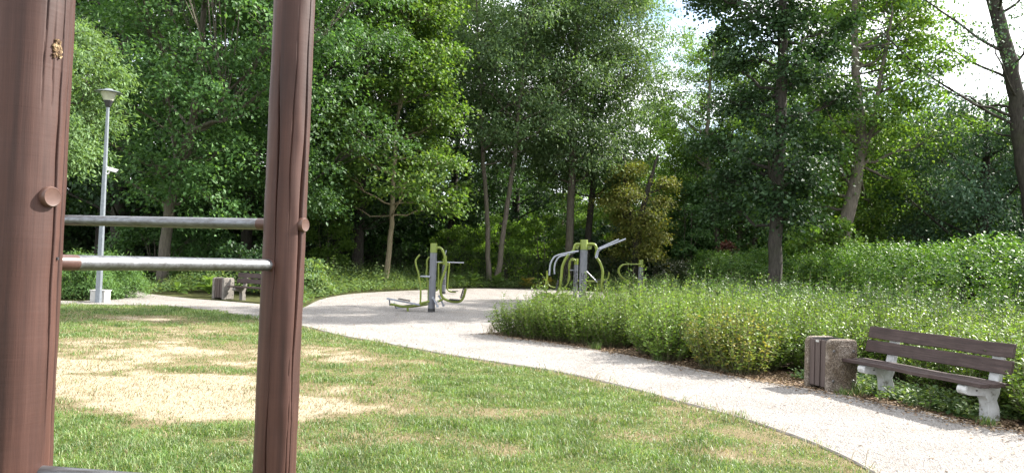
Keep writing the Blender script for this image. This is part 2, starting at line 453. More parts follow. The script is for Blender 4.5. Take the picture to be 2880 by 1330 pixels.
class MB:
    def __init__(self):
        self.v, self.f = [], []

    def add(self, vs, fs):
        b = len(self.v)
        self.v += [tuple(p) for p in vs]
        self.f += [tuple(i + b for i in q) for q in fs]
        return self

    def box(self, c, s, rot=None):
        vs = []
        for dx, dy, dz in ((-1, -1, -1), (1, -1, -1), (1, 1, -1), (-1, 1, -1), (-1, -1, 1), (1, -1, 1), (1, 1, 1), (-1, 1, 1)):
            p = Vector((dx * s[0] / 2, dy * s[1] / 2, dz * s[2] / 2))
            if rot is not None:
                p = rot @ p
            vs.append(p + Vector(c))
        return self.add(vs, [(3, 2, 1, 0), (4, 5, 6, 7), (0, 1, 5, 4), (1, 2, 6, 5), (2, 3, 7, 6), (3, 0, 4, 7)])

    def tube(self, path, rad, sides=8, cap=True):
        pts = [Vector(p) for p in path]
        n = len(pts)
        rs = rad if isinstance(rad, (list, tuple)) else [rad] * n
        t0 = (pts[1] - pts[0]).normalized()
        up = Vector((0, 0, 1)) if abs(t0.z) < 0.9 else Vector((1, 0, 0))
        u = t0.cross(up).normalized()
        vs, fs = [], []
        for i, p in enumerate(pts):
            t = (pts[min(i + 1, n - 1)] - pts[max(i - 1, 0)]).normalized()
            u = (u - t * u.dot(t)).normalized()
            w = t.cross(u)
            for k in range(sides):
                a = 2 * PI * k / sides
                vs.append(p + (u * math.cos(a) + w * math.sin(a)) * rs[i])
        for i in range(n - 1):
            for k in range(sides):
                a, b = i * sides + k, i * sides + (k + 1) % sides
                fs.append((a, b, b + sides, a + sides))
        if cap:
            fs.append(tuple(range(sides))[::-1])
            fs.append(tuple((n - 1) * sides + k for k in range(sides)))
        return self.add(vs, fs)

    def lathe(self, prof, seg=24, c=(0, 0, 0)):
        vs, fs = [], []
        n = len(prof)
        for r, z in prof:
            for k in range(seg):
                a = 2 * PI * k / seg
                vs.append((c[0] + r * math.cos(a), c[1] + r * math.sin(a), c[2] + z))
        for i in range(n - 1):
            for k in range(seg):
                a, b = i * seg + k, i * seg + (k + 1) % seg
                fs.append((a, b, b + seg, a + seg))
        fs.append(tuple(range(seg))[::-1])
        fs.append(tuple((n - 1) * seg + k for k in range(seg)))
        return self.add(vs, fs)

    def prism(self, poly, y0, y1):
        """poly of (x, z) extruded along y"""
        n = len(poly)
        vs = [(p[0], y0, p[1]) for p in poly] + [(p[0], y1, p[1]) for p in poly]
        fs = [tuple(range(n)), tuple(range(n, 2 * n))[::-1]]
        for i in range(n):
            j = (i + 1) % n
            fs.append((i, i + n, j + n, j))
        return self.add(vs, fs)

    def build(self, name, mat, parent=None, smooth=False, bevel=0.0, seg=2):
        me = bpy.data.meshes.new(name)
        me.from_pydata(self.v, [], self.f)
        me.materials.append(mat)
        bm = bmesh.new()
        bm.from_mesh(me)
        bmesh.ops.recalc_face_normals(bm, faces=bm.faces)
        bm.to_mesh(me)
        bm.free()
        if smooth:
            me.shade_smooth()
            me.set_sharp_from_angle(angle=R(40))
        o = link(name, me, parent)
        if bevel:
            b = o.modifiers.new('bevel', 'BEVEL')
            b.width = bevel
            b.segments = seg
            b.limit_method = 'ANGLE'
            b.angle_limit = R(30)
        return o

def catmull(pts, per=8):
    P = [np.array(p, float) for p in pts]
    out = []
    for i in range(len(P) - 1):
        p0, p1, p2, p3 = P[max(i - 1, 0)], P[i], P[i + 1], P[min(i + 2, len(P) - 1)]
        for k in range(per):
            t = k / per
            out.append(0.5 * ((2 * p1) + (-p0 + p2) * t + (2 * p0 - 5 * p1 + 4 * p2 - p3) * t * t + (-p0 + 3 * p1 - 3 * p2 + p3) * t ** 3))
    out.append(P[-1])
    return [tuple(float(c) for c in q) for q in out]

def inside(poly, x, y):
    poly = np.asarray(poly)
    res = np.zeros(np.shape(x), bool)
    j = len(poly) - 1
    for i in range(len(poly)):
        xi, yi = poly[i]
        xj, yj = poly[j]
        if yi != yj:
            c = ((yi > y) != (yj > y)) & (x < (xj - xi) * (y - yi) / (yj - yi) + xi)
            res ^= c
        j = i
    return res

def dist_line(line, x, y):
    line = np.asarray(line)
    d = np.full(np.shape(x), 1e9)
    for a, b in zip(line[:-1], line[1:]):
        ab = b - a
        t = np.clip(((x - a[0]) * ab[0] + (y - a[1]) * ab[1]) / (ab @ ab + 1e-9), 0, 1)
        d = np.minimum(d, np.hypot(x - a[0] - t * ab[0], y - a[1] - t * ab[1]))
    return d

def vnoise(x, y, s, seed):
    """smooth value noise in 0..1"""
    rg = np.random.default_rng(seed)
    T = rg.random((64, 64))
    X, Y = x / s, y / s
    i, j = np.floor(X).astype(int), np.floor(Y).astype(int)
    fx, fy = X - i, Y - j
    fx, fy = fx * fx * (3 - 2 * fx), fy * fy * (3 - 2 * fy)
    g = lambda a, b: T[a % 64, b % 64]
    return (g(i, j) * (1 - fx) + g(i + 1, j) * fx) * (1 - fy) + (g(i, j + 1) * (1 - fx) + g(i + 1, j + 1) * fx) * fy

def sheet(name, poly, z, mat, kind='structure'):
    bm = bmesh.new()
    vs = [bm.verts.new((p[0], p[1], z)) for p in poly]
    es = [bm.edges.new((vs[i], vs[(i + 1) % len(vs)])) for i in range(len(vs))]
    bmesh.ops.triangle_fill(bm, use_beauty=True, use_dissolve=False, edges=es, normal=(0, 0, 1))
    bmesh.ops.recalc_face_normals(bm, faces=bm.faces)
    for f in bm.faces:
        if f.normal.z < 0:
            f.normal_flip()
    me = bpy.data.meshes.new(name)
    bm.to_mesh(me)
    bm.free()
    me.materials.append(mat)
    o = link(name, me)
    o['kind'] = kind
    return o

# ------------------------------------------------------------------ ground, lawn, gravel path
g_me = mesh_np('ground', [(-300, -60, 0), (300, -60, 0), (300, 500, 0), (-300, 500, 0)], [(0, 1, 2, 3)], M['ground'])
tag(link('ground', g_me), 'dark woodland floor under the trees and hedges', kind='structure')

LAWN_EDGE = catmull([(-20, 19.6), (-12.5, 20.2), (-10.67, 20.6), (-9.05, 20.9), (-7.17, 19.62), (-5.54, 17.82), (-4.23, 16.48), (-3.16, 14.95),
                     (-2.03, 13.76), (-1.0, 12.62), (-0.15, 11.85), (0.78, 10.98), (1.45, 9.98), (1.95, 9.03), (2.42, 8.12), (2.64, 7.5), (2.77, 7.01),
                     (2.84, 6.47), (2.84, 5.9), (2.75, 5), (2.5, 3), (2.2, 0), (1.9, -4)], 5)
BED_EDGE = catmull([(-0.55, 16.3), (0.0, 15.72), (0.48, 15.2), (1.3, 14.26), (1.99, 13.3), (2.59, 12.2), (3.14, 11.22), (3.58, 10.6), (4.1, 9.98),
                    (4.36, 9.38), (4.64, 8.87), (4.81, 8.41), (4.94, 8.17), (5.13, 7.85), (5.3, 6.5), (5.2, 4), (4.8, 0), (4.4, -4)], 5)
PLAZA = catmull([(-20, 21.7), (-12.6, 21.5), (-11.7, 22.0), (-11.35, 23.05), (-12.1, 24.8), (-13.6, 27), (-16, 30)], 5) + \
    catmull([(-14.2, 30), (-12.6, 27.0), (-11.4, 25.65), (-9.55, 24.3), (-7.68, 23.3), (-7.1, 22.8), (-6.2, 21.9), (-5.8, 21.9), (-5.85, 22.8), (-6.14, 24.89),
             (-6.36, 28.03), (-6.09, 31.18), (-5.14, 34.11), (-3.89, 36.84), (-2.43, 40.04), (0.1, 42.6), (2.5, 43.2), (5, 41.5), (6.8, 38), (7.4, 33),
             (7.2, 28), (6, 24.2), (4.5, 21), (2.6, 18.6), (0.8, 17.1), (-0.55, 16.3)], 5)
PATH = PLAZA + BED_EDGE[1:] + LAWN_EDGE[::-1]
tag(sheet('gravel_path', PATH, 0.012, M['gravel']), 'pale gravel path widening into the exercise area', kind='structure')

BED = BED_EDGE + [(12, -4), (12, 46), (7.5, 40), (7.4, 33), (7.2, 28), (6, 24.2), (4.5, 21), (2.6, 18.6), (0.8, 17.1)]
tag(sheet('planting_bed', BED, 0.006, M['mulch']), 'brown mulched soil of the shrub bed beside the path', kind='structure')

# dryness of the lawn, in metres on the ground
def dryness(x, y):
    d = np.zeros(np.shape(x))
    def blob(cx, cy, rx, ry, a, rot=0.0):
        c, s = math.cos(rot), math.sin(rot)
        u, v = ((x - cx) * c + (y - cy) * s) / rx, (-(x - cx) * s + (y - cy) * c) / ry
        return a * np.exp(-(u * u + v * v) ** 1.15)
    for q in ((-3.9, 8.5, 2.9, 1.5, 1.15), (-3.2, 7.75, 1.7, 0.75, 1.2), (-5.4, 11.2, 3.3, 2.6, 0.86), (-1.75, 8.0, 1.05, 0.42, 1.05), (0.25, 7.95, 0.95, 0.42, 0.62),
              (-8.5, 17.0, 3.4, 1.2, 0.66), (-5.6, 14.6, 2.0, 1.3, 0.5), (-2.6, 6.5, 0.5, 0.2, 0.6), (1.9, 7.0, 1.0, 0.8, 0.42), (-2.6, 10.6, 1.6, 0.8, 0.42), (0.2, 6.4, 0.7, 0.25, 0.45),
              (1.2, 9.0, 0.8, 0.35, 0.42), (-1.5, 6.2, 0.5, 0.22, 0.4)):
        d = np.maximum(d, blob(*q))
    n = vnoise(x + 31, y + 17, 0.62, 1) * 0.45 + vnoise(x + 5, y + 9, 0.22, 2) * 0.35 + vnoise(x + 45, y + 29, 1.7, 5) * 0.2
    d = np.where(d > 0.1, d + (n - 0.5) * 1.5, d + np.clip(n - 0.46, 0, 1) * 1.4)
    e = dist_line(LAWN_EDGE, x, y)
    d = np.maximum(d, np.clip(0.85 - e / 0.42, 0, 1) * np.where(x > -4.4, 0.8, 0.2) + (n - 0.5) * 0.5)
    return np.clip(d, 0, 1)

def lawn():
    st = 0.12
    xs, ys = np.arange(-20, 3.6, st), np.arange(-4, 21.6, st)
    nx, ny = len(xs), len(ys)
    X, Y = np.meshgrid(xs, ys)
    v = np.stack([X.ravel(), Y.ravel(), np.full(X.size, 0.004)], 1)
    fx, fy = np.meshgrid(np.arange(nx - 1), np.arange(ny - 1))
    a = (fy * nx + fx).ravel()
    f = np.stack([a, a + 1, a + 1 + nx, a + nx], 1)
    poly = LAWN_EDGE + [(-20, -4)]
    cx, cy = v[f[:, 0], 0] + st / 2, v[f[:, 0], 1] + st / 2
    keep = inside(poly, cx, cy) | (dist_line(LAWN_EDGE, cx, cy) < 0.2)
    f = f[keep]
    used = np.unique(f)
    remap = -np.ones(len(v), int)
    remap[used] = np.arange(len(used))
    v, f = v[used], remap[f]
    me = mesh_np('lawn', v, f, M['lawn'])
    at = me.attributes.new('dry', 'FLOAT', 'POINT')
    at.data.foreach_set('value', dryness(v[:, 0], v[:, 1]).astype(np.float32))
    tag(link('lawn', me), 'lawn with dry sandy patches in front of the path', kind='structure')
lawn()

def edging(name, line, z0, z1, w, label):
    v, f = [], []
    L = np.array(line)
    t = np.gradient(L, axis=0)
    t /= np.linalg.norm(t, axis=1)[:, None]
    nrm = np.stack([-t[:, 1], t[:, 0]], 1)
    for p, n in zip(L, nrm):
        a, b = p - n * w / 2, p + n * w / 2
        v += [(a[0], a[1], z0), (a[0], a[1], z1), (b[0], b[1], z1), (b[0], b[1], z0)]
    for i in range(len(L) - 1):
        for k in range(3):
            f.append((4 * i + k, 4 * i + k + 1, 4 * i + 5 + k, 4 * i + 4 + k))
    tag(link(name, mesh_np(name, v, f, M['edging'])), label, kind='structure')
edging('path_edging', LAWN_EDGE, -0.02, 0.026, 0.012, 'thin grey edging strip between lawn and gravel path')
edging('bed_edging', BED_EDGE, -0.02, 0.024, 0.012, 'thin grey edging strip between shrub bed and gravel path')

# ------------------------------------------------------------------ leaf and blade makers
def unit(a):
    return a / (np.linalg.norm(a, axis=-1, keepdims=True) + 1e-9)

def leaf_arrays(P, D, Nn, L, W, fold=0.12, droop=0.1):
    D = unit(D)
    S = unit(np.cross(D, Nn))
    U = np.cross(S, D)
    L, W = L[:, None], W[:, None]
    v = np.stack([P, P + D * L * 0.45 + S * W * 0.5 + U * W * fold, P + D * L - U * L * droop, P + D * L * 0.45 - S * W * 0.5 + U * W * fold], 1).reshape(-1, 3)
    b = np.arange(len(P))[:, None] * 4
    f = np.stack([np.hstack([b, b + 1, b + 2]), np.hstack([b, b + 2, b + 3])], 1).reshape(-1, 3)
    return v, f

def rnd_dir(rg, n):
    return unit(rg.normal(size=(n, 3)))

class Tubes:
    """many thin 4-sided tapered tubes in one mesh"""
    def __init__(self):
        self.v, self.f, self.n = [], [], 0

    def add(self, pts, rs, sides=5):
        pts = np.asarray(pts, float)
        n = len(pts)
        t = unit(np.gradient(pts, axis=0))
        up = np.array([0, 0, 1.0]) if abs(t[0, 2]) < 0.9 else np.array([1.0, 0, 0])
        u = np.cross(t[0], up)
        u /= np.linalg.norm(u) + 1e-9
        ring = []
        a = 2 * PI * np.arange(sides) / sides
        for i in range(n):
            u = u - t[i] * (u @ t[i])
            u /= np.linalg.norm(u) + 1e-9
            w = np.cross(t[i], u)
            ring.append(pts[i] + (np.cos(a)[:, None] * u + np.sin(a)[:, None] * w) * rs[i])
        self.v.append(np.concatenate(ring))
        k = np.arange(sides)
        for i in range(n - 1):
            b = self.n + i * sides
            self.f.append(np.stack([b + k, b + (k + 1) % sides, b + sides + (k + 1) % sides, b + sides + k], 1))
        self.n += n * sides

    def mesh(self, name, mat):
        return mesh_np(name, np.concatenate(self.v), np.concatenate(self.f), mat, True)

def bez(a, b, c, n):
    t = np.linspace(0, 1, n)[:, None]
    return (1 - t) ** 2 * a + 2 * t * (1 - t) * b + t * t * c

def tree(name, label, loc, stems, zb, H, rx, leaf_mat, bark, seed, boughs=26, clumps=15, per=60, leaf=(0.16, 0.10), ry=None, prof='round',
         offset=(0, 0), flat=0.45, csize=0.55, droop=0.25, group=None, cat='tree', gap=0.0, limb_r=0.35, back=0.0):
    """stems: list of lists of (dx, dy, z, r); crown: boughs of leaf clumps round the stems"""
    rg = np.random.default_rng(seed)
    ry = ry or rx
    root = thing(name, label, cat, loc, 0, group)
    wood = Tubes()
    sp = []
    for st in stems:
        s = np.array(catmull([q[:3] for q in st], 5))
        rr = np.interp(np.linspace(0, 1, len(s)), np.linspace(0, 1, len(st)), [q[3] for q in st])
        rr[0] *= 1.35
        rr[1] *= 1.12
        s[1:, :2] += rg.normal(size=(len(s) - 1, 2)) * 0.02
        wood.add(s, rr, 10)
        sp.append((s, rr))
    LP, LD, LN, LL = [], [], [], []
    for b in range(boughs):
        t = (b + rg.random()) / boughs
        z = zb + (H - zb) * t
        if prof == 'round':
            e = max(0.25, math.sin(PI * (0.12 + 0.8 * t)) ** 0.7)
        elif prof == 'column':
            e = 0.75 + 0.25 * math.sin(PI * t) if t < 0.85 else 0.6
        elif prof == 'high':
            e = 0.35 + 0.65 * min(1, t * 1.6)
        else:  # cone
            e = max(0.15, 1.0 - 0.8 * t)
        an = b * 2.399963 + rg.normal() * 0.35
        fr = (0.45 + 0.5 * rg.random()) * e
        c = np.array([offset[0] * t + rx * fr * math.cos(an), offset[1] * t + ry * fr * math.sin(an), z])
        s, rr = sp[rg.integers(len(sp))]
        zi = max(z - (0.35 + 0.5 * rg.random()) * rx * fr - 0.3, min(zb * 0.8, z - 0.2))
        i = int(np.clip(np.searchsorted(s[:, 2], zi), 1, len(s) - 1))
        c[:2] += s[i, :2] * 0.8
        c[1] += back
        a0 = s[i]
        mid = a0 * 0.45 + c * 0.55 + np.array([0, 0, -0.15 * rx * fr])
        r0 = min(rr[i] * 0.6, limb_r * 0.2)
        lb = bez(a0, mid, c, 7)
        lb[1:-1] += rg.normal(size=(5, 3)) * 0.06
        wood.add(lb, np.linspace(r0, 0.018, 7), 6)
        rb = (0.30 + 0.16 * rg.random()) * rx * (0.7 + 0.3 * e)
        for k in range(clumps):
            d = rnd_dir(rg, 1)[0]
            d[2] = d[2] * 0.8 + 0.1
            q = c + d * rb * np.array([1, 1, flat + 0.15]) * (0.45 + 0.6 * rg.random())
            if rg.random() < gap:
                continue
            if k % 2 == 0:
                wood.add(np.stack([lb[rg.integers(3, 7)], (c + q) / 2 + rg.normal(size=3) * 0.08, q]), [0.016, 0.010, 0.005], 3)
            n = int(per * (0.5 + 0.8 * rg.random()))
            cs = csize * (0.7 + 0.6 * rg.random())
            off = rg.normal(size=(n, 3)) * np.array([cs, cs, cs * flat]) * 0.6
            off[:, 2] -= 0.35 * (off[:, 0] ** 2 + off[:, 1] ** 2) / max(cs, 0.1)
            P = q + off
            out = P - np.array([s[i, 0], s[i, 1], z - 1.0])
            out[:, 2] *= 0.4
            LP.append(P)
            LD.append(unit(unit(out) * 0.6 + rnd_dir(rg, n) * 0.75 + np.array([0, 0, -droop])))
            LN.append(np.array([0, 0, 0.75]) + unit(out) * 0.35 + rnd_dir(rg, n) * 0.6)
            LL.append(leaf[0] * (0.65 + 0.7 * rg.random(n)))
    P, D, Nn, LL = map(np.concatenate, (LP, LD, LN, LL))
    v, f = leaf_arrays(P, D, Nn, LL, LL * leaf[1] / leaf[0])
    link('trunk', wood.mesh('trunk', bark), root)
    link('crown', mesh_np('crown', v, f, leaf_mat), root)
    return root

def shrub_mesh(seed, h, r, shoots, nodes, leaf, leaf_mat, spread=0.75, lean=0.0, base=0.22):
    """upright leafy shoots with leaves in pairs"""
    rg = np.random.default_rng(seed)
    T = Tubes()
    LP, LD, LN, LL = [], [], [], []
    for k in range(shoots):
        a = rg.random() * 2 * PI
        q = math.sqrt(rg.random())
        b0 = np.array([math.cos(a), math.sin(a), 0]) * r * q * 0.45
        hh = h * (1.0 - 0.36 * q * q) * (0.70 + 0.38 * rg.random()) * (1.22 if rg.random() < 0.07 else 1.0)
        tip = np.array([math.cos(a) * r * q * 1.05, math.sin(a) * r * q * 1.05, hh]) + rg.normal(size=3) * np.array([0.07, 0.07, 0.0])
        mid = b0 * 0.5 + tip * 0.5 + np.array([math.cos(a), math.sin(a), 0]) * 0.12 * q
        s = bez(b0, mid, tip, 6)
        T.add(s, np.linspace(0.007, 0.002, 6), 3)
        tt = np.clip(np.linspace(base, 1.0, nodes) + rg.normal(size=nodes) * 0.012, 0, 1)[:, None]
        P = (1 - tt) ** 2 * b0 + 2 * tt * (1 - tt) * mid + tt * tt * tip
        for side in (0, 1):
            an = np.arange(nodes) * 1.9 + side * PI + rg.random() * 6 + rg.normal(size=nodes) * 0.4
            d = np.stack([np.cos(an), np.sin(an), 0.45 + rg.normal(size=nodes) * 0.35], 1)
            LP.append(P + d * 0.01 + rg.normal(size=P.shape) * 0.012)
            LD.append(unit(d))
            LN.append(np.array([0, 0, 1.0]) + rg.normal(size=d.shape) * 0.45)
            LL.append(leaf * (0.6 + 0.7 * rg.random(nodes)) * (1.0 - 0.35 * tt[:, 0] ** 4))
    v, f = leaf_arrays(*map(np.concatenate, (LP, LD, LN)), np.concatenate(LL), np.concatenate(LL) * 0.52)
    return mesh_np('foliage', v, f, leaf_mat), T.mesh('stems', M['twig'])

# ------------------------------------------------------------------ climbing frame in the foreground
def log_post(name, loc, r, z1, cracks, parent, seed, seg=300, rings=170):
    rg = np.random.default_rng(seed)
    th = np.arange(seg) * 2 * PI / seg
    z = np.linspace(-0.3, z1, rings)
    TH, Z = np.meshgrid(th, z)
    rad = np.full(TH.shape, r)
    rad += 0.0016 * np.sin(2 * TH + 0.7 * Z + seed) + 0.0012 * np.sin(3 * TH - 1.3 * Z)
    rad += 0.0007 * (vnoise(TH * 3 + 40, Z * 30 + 60, 1.0, seed) - 0.5) * 2
    rad += 0.0012 * (vnoise(TH * 2.5 + 90, Z * 9 + 20, 1.0, seed + 5) - 0.5) * 2
    for (t0, za, zb_, w, dp, am, fq) in cracks:
        line = t0 + am * np.sin(fq * Z + t0 * 7) + am * 0.5 * np.sin(fq * 3.1 * Z + t0) + am * 0.25 * np.sin(fq * 9.3 * Z)
        dd = np.angle(np.exp(1j * (TH - line))) * r
        env = np.clip((Z - za) / 0.25, 0, 1) * np.clip((zb_ - Z) / 0.25, 0, 1)
        ww = np.maximum(w * (0.55 + 0.45 * np.sin(Z * 5 + t0)) * env, 1e-5)
        rad -= dp * env * np.exp(-(dd / ww) ** 2)
    v = np.stack([rad * np.cos(TH), rad * np.sin(TH), Z], -1).reshape(-1, 3)
    k = np.arange(seg)
    f = np.concatenate([np.stack([i * seg + k, i * seg + (k + 1) % seg, (i + 1) * seg + (k + 1) % seg, (i + 1) * seg + k], 1) for i in range(rings - 1)])
    o = link(name, mesh_np(name, v, f, M['post'], True), parent)
    o.location = loc
    top = MB().lathe([(r * 0.995, 0), (r * 0.98, 0.008), (r * 0.9, 0.014)], 48).build('post_top', M['post'], o, True)
    top.location = (0, 0, z1 - 0.001)
    return o

def climbing_frame():
    fr = thing('climbing_frame', 'brown timber climbing frame with steel rungs close to the camera', 'climbing frame', (-1.024, 1.63, 0))
    d1 = lambda deg: R(deg)
    P = {1: (0, 0), 2: (0.344, 0.73), 3: (-0.596, 1.09), 4: (-0.94, 0.36), 0: (1.0, -0.13)}
    f1 = math.degrees(math.atan2(-1.63, 1.024))
    f2 = math.degrees(math.atan2(-2.36, 0.68))
    a = log_post('post', (0, 0, 0), 0.087, 2.75,
                 [(R(f1 + 48), 0.4, 2.3, 0.0022, 0.016, 0.03, 2.2), (R(f1 + 70), 0.9, 2.6, 0.0026, 0.018, 0.03, 1.7),
                  (R(f1 + 20), 1.75, 2.3, 0.0013, 0.006, 0.03, 3.1), (R(f1 + 32), 1.7, 2.4, 0.0013, 0.008, 0.04, 2.7)], fr, 3, 300, 120)
    b = log_post('post', (*P[2], 0), 0.0615, 2.75,
                 [(R(f2 + 46), 0.6, 2.7, 0.0040, 0.030, 0.10, 1.5), (R(f2 - 30), 0.3, 2.2, 0.0024, 0.018, 0.09, 1.9),
                  (R(f2 + 28), 0.5, 1.35, 0.0020, 0.014, 0.07, 2.6), (R(f2 + 12), 1.5, 2.45, 0.0013, 0.008, 0.06, 3.3),
                  (R(f2 - 12), 0.2, 0.75, 0.0013, 0.009, 0.04, 3.0)], fr, 8, 260, 120)
    log_post('post', (*P[3], 0), 0.062, 2.75, [], fr, 11, 48, 40)
    log_post('post', (*P[4], 0), 0.07, 2.75, [], fr, 12, 48, 40)
    log_post('post', (*P[0], 0), 0.06, 1.115, [], fr, 13, 48, 30)

    def rung(a, b, z, painted_a, painted_b, r=0.0172, caps=()):
        pa, pb = Vector((*P[a], z)), Vector((*P[b], z))
        d = (pb - pa).normalized()
        o = MB().tube([pa, pa * 0.6 + pb * 0.4, pb], r, 32).build('rung', M['steel'], fr, True)
        for pt, n, sgn in ((pa, painted_a, 1), (pb, painted_b, -1)):
            if n:
                MB().tube([pt, pt + d * sgn * n * 0.9, pt + d * sgn * n], [r * 1.03, r * 1.03, r * 1.005], 32).build('painted_end', M['rung_paint'], o, True)
    rung(1, 2, 1.51, 0.137, 0.066)
    rung(2, 3, 1.632, 0.098, 0.1)
    rung(1, 4, 1.645, 0.1, 0.1)
    rung(1, 0, 1.082, 0.0, 0.0)
    rung(4, 3, 1.51, 0.1, 0.1)
    ax = Vector((0.934, -0.357, 0))
    for p, z, rr in ((1, 1.645, 0.087), (2, 1.632, 0.0615)):
        c = MB().lathe([(0.021, -0.006), (0.0215, 0.003), (0.0205, 0.007), (0.0185, 0.0092), (0.0165, 0.0086), (0.004, 0.0080)], 40).build('bolt_cap', M['post_cap'], fr, True)
        c.rotation_euler = ax.to_track_quat('Z', 'Y').to_euler()
        c.location = Vector((*P[p], z)) + ax * (rr + 0.002)
    # weathered knot near the top of the near post
    kn = MB()
    rg = random.Random(4)
    for k in range(80):
        u, w = rg.gauss(0, 0.35), rg.gauss(0, 0.42)
        if u * u + w * w > 0.9:
            continue
        a_ = R(f1 + 38) + u * 0.012 / 0.087
        zz = 1.945 + w * 0.022
        rr = 0.0868 + rg.random() * 0.0015
        kn.box((rr * math.cos(a_), rr * math.sin(a_), zz), (0.003 + rg.random() * 0.003, 0.0035, 0.003 + 0.006 * rg.random()),
               Matrix.Rotation(a_, 3, 'Z') @ Matrix.Rotation(rg.gauss(0, 0.6), 3, 'X'))
    kn.build('knot', M['knot'], fr)
    # small peg holes
    for (pp, rr, deg, zz) in ((P[1], 0.087, f1 + 60, 1.52), (P[2], 0.0615, f2 - 6, 1.628), (P[2], 0.0615, f2 + 55, 1.5), (P[2], 0.0615, f2 + 50, 2.28)):
        c = MB().lathe([(0.0032, -0.003), (0.0032, 0.0012)], 12).build('peg_hole', M['black'], fr)
        dv = Vector((math.cos(R(deg)), math.sin(R(deg)), 0))
        c.rotation_euler = dv.to_track_quat('Z', 'Y').to_euler()
        c.location = Vector((*pp, zz)) + dv * (rr - 0.001)
climbing_frame()

# ------------------------------------------------------------------ bench
def bench(label, loc, rz, length, legs, painted, group):
    """x along the boards, +y towards the sitter's back, seat faces -y"""
    t = thing('park_bench', label, 'bench', loc, rz, group)
    prof = [(-0.085, 0.0), (0.075, 0.0), (0.065, 0.16), (0.03, 0.24), (0.06, 0.30), (0.075, 0.36), (0.09, 0.42), (0.165, 0.80), (0.105, 0.81), (0.03, 0.42),
            (-0.36, 0.40), (-0.385, 0.385), (-0.395, 0.35), (-0.385, 0.315), (-0.35, 0.30), (-0.13, 0.285), (-0.095, 0.24), (-0.085, 0.16)]
    mat = M['concrete_white'] if painted else M['concrete_raw']
    for x in legs:
        mb = MB()
        n = len(prof)
        vs = [(x - 0.062, p[0], p[1]) for p in prof] + [(x + 0.062, p[0], p[1]) for p in prof]
        mb.add(vs, [tuple(range(n)), tuple(range(n, 2 * n))[::-1]] + [(i, i + n, (i + 1) % n + n, (i + 1) % n) for i in range(n)])
        o = mb.build('support', mat, t, False, 0.008, 2)
        for (yy, zz) in ((-0.25, 0.35),):
            c = MB().lathe([(0.011, 0), (0.011, 0.006), (0.006, 0.01)], 10).build('bolt', M['bolt'], o)
            c.rotation_euler = (0, R(90), 0)
            c.location = (x + 0.062, yy, zz)
    rg = random.Random(int(loc[0] * 100))
    def board(name, cy, cz, w, th, tilt, over=0.0):
        mb = MB()
        n = 15
        x0, x1 = -length / 2 - over, length / 2 + over
        rot = Matrix.Rotation(tilt, 3, 'X')
        vs, fs = [], []
        for i in range(n):
            x = x0 + (x1 - x0) * i / (n - 1)
            wob = 0.003 * math.sin(i * 0.9 + cz * 9) + rg.gauss(0, 0.0012)
            for dy, dz in ((-w / 2, -th / 2), (w / 2, -th / 2), (w / 2, th / 2), (-w / 2, th / 2)):
                p = rot @ Vector((0, dy + rg.gauss(0, 0.0009), dz)) + Vector((x, cy, cz + wob))
                vs.append(p)
        for i in range(n - 1):
            for k in range(4):
                a, b = 4 * i + k, 4 * i + (k + 1) % 4
                fs.append((a, b, b + 4, a + 4))
        fs += [(3, 2, 1, 0), tuple(4 * (n - 1) + k for k in range(4))]
        mb.add(vs, fs)
        return mb.build(name, M['board'], t, False, 0.006, 2)
    for k in range(3):
        board('seat_board', -0.325 + 0.142 * k, 0.424, 0.134, 0.042, R(-2), rg.uniform(-0.012, 0.012))
    board('back_board', 0.045, 0.603, 0.150, 0.042, R(90 - 11), 0.005)
    board('back_board', 0.078, 0.776, 0.150, 0.042, R(90 - 11), -0.005)
    return t

AX = math.atan2(-0.96, 0.28)
bench('brown slatted bench on white concrete supports beside the gravel path', (4.93, 9.27, 0), AX, 2.12, (-0.66, 0.84), True, 'park benches')
_fa = math.atan2(-0.44, 0.9)
bench('small far bench on bare concrete supports by broad-leaved plants', (-7.72, 24.35, 0), _fa, 1.95, (-0.68, 0.68), False, 'park benches')

# ------------------------------------------------------------------ litter bins
def rounded_rect(w, h, r, n=5, bottom=False):
    pts = []
    cs = [(w / 2 - r, h - r, 0), (-w / 2 + r, h - r, 90)]
    for cx, cz, a0 in cs:
        for i in range(n + 1):
            a = R(a0 + 90 * i / n)
            pts.append((cx + r * math.cos(a), cz + r * math.sin(a)))
    pts += [(-w / 2, 0), (w / 2, 0)]
    return pts

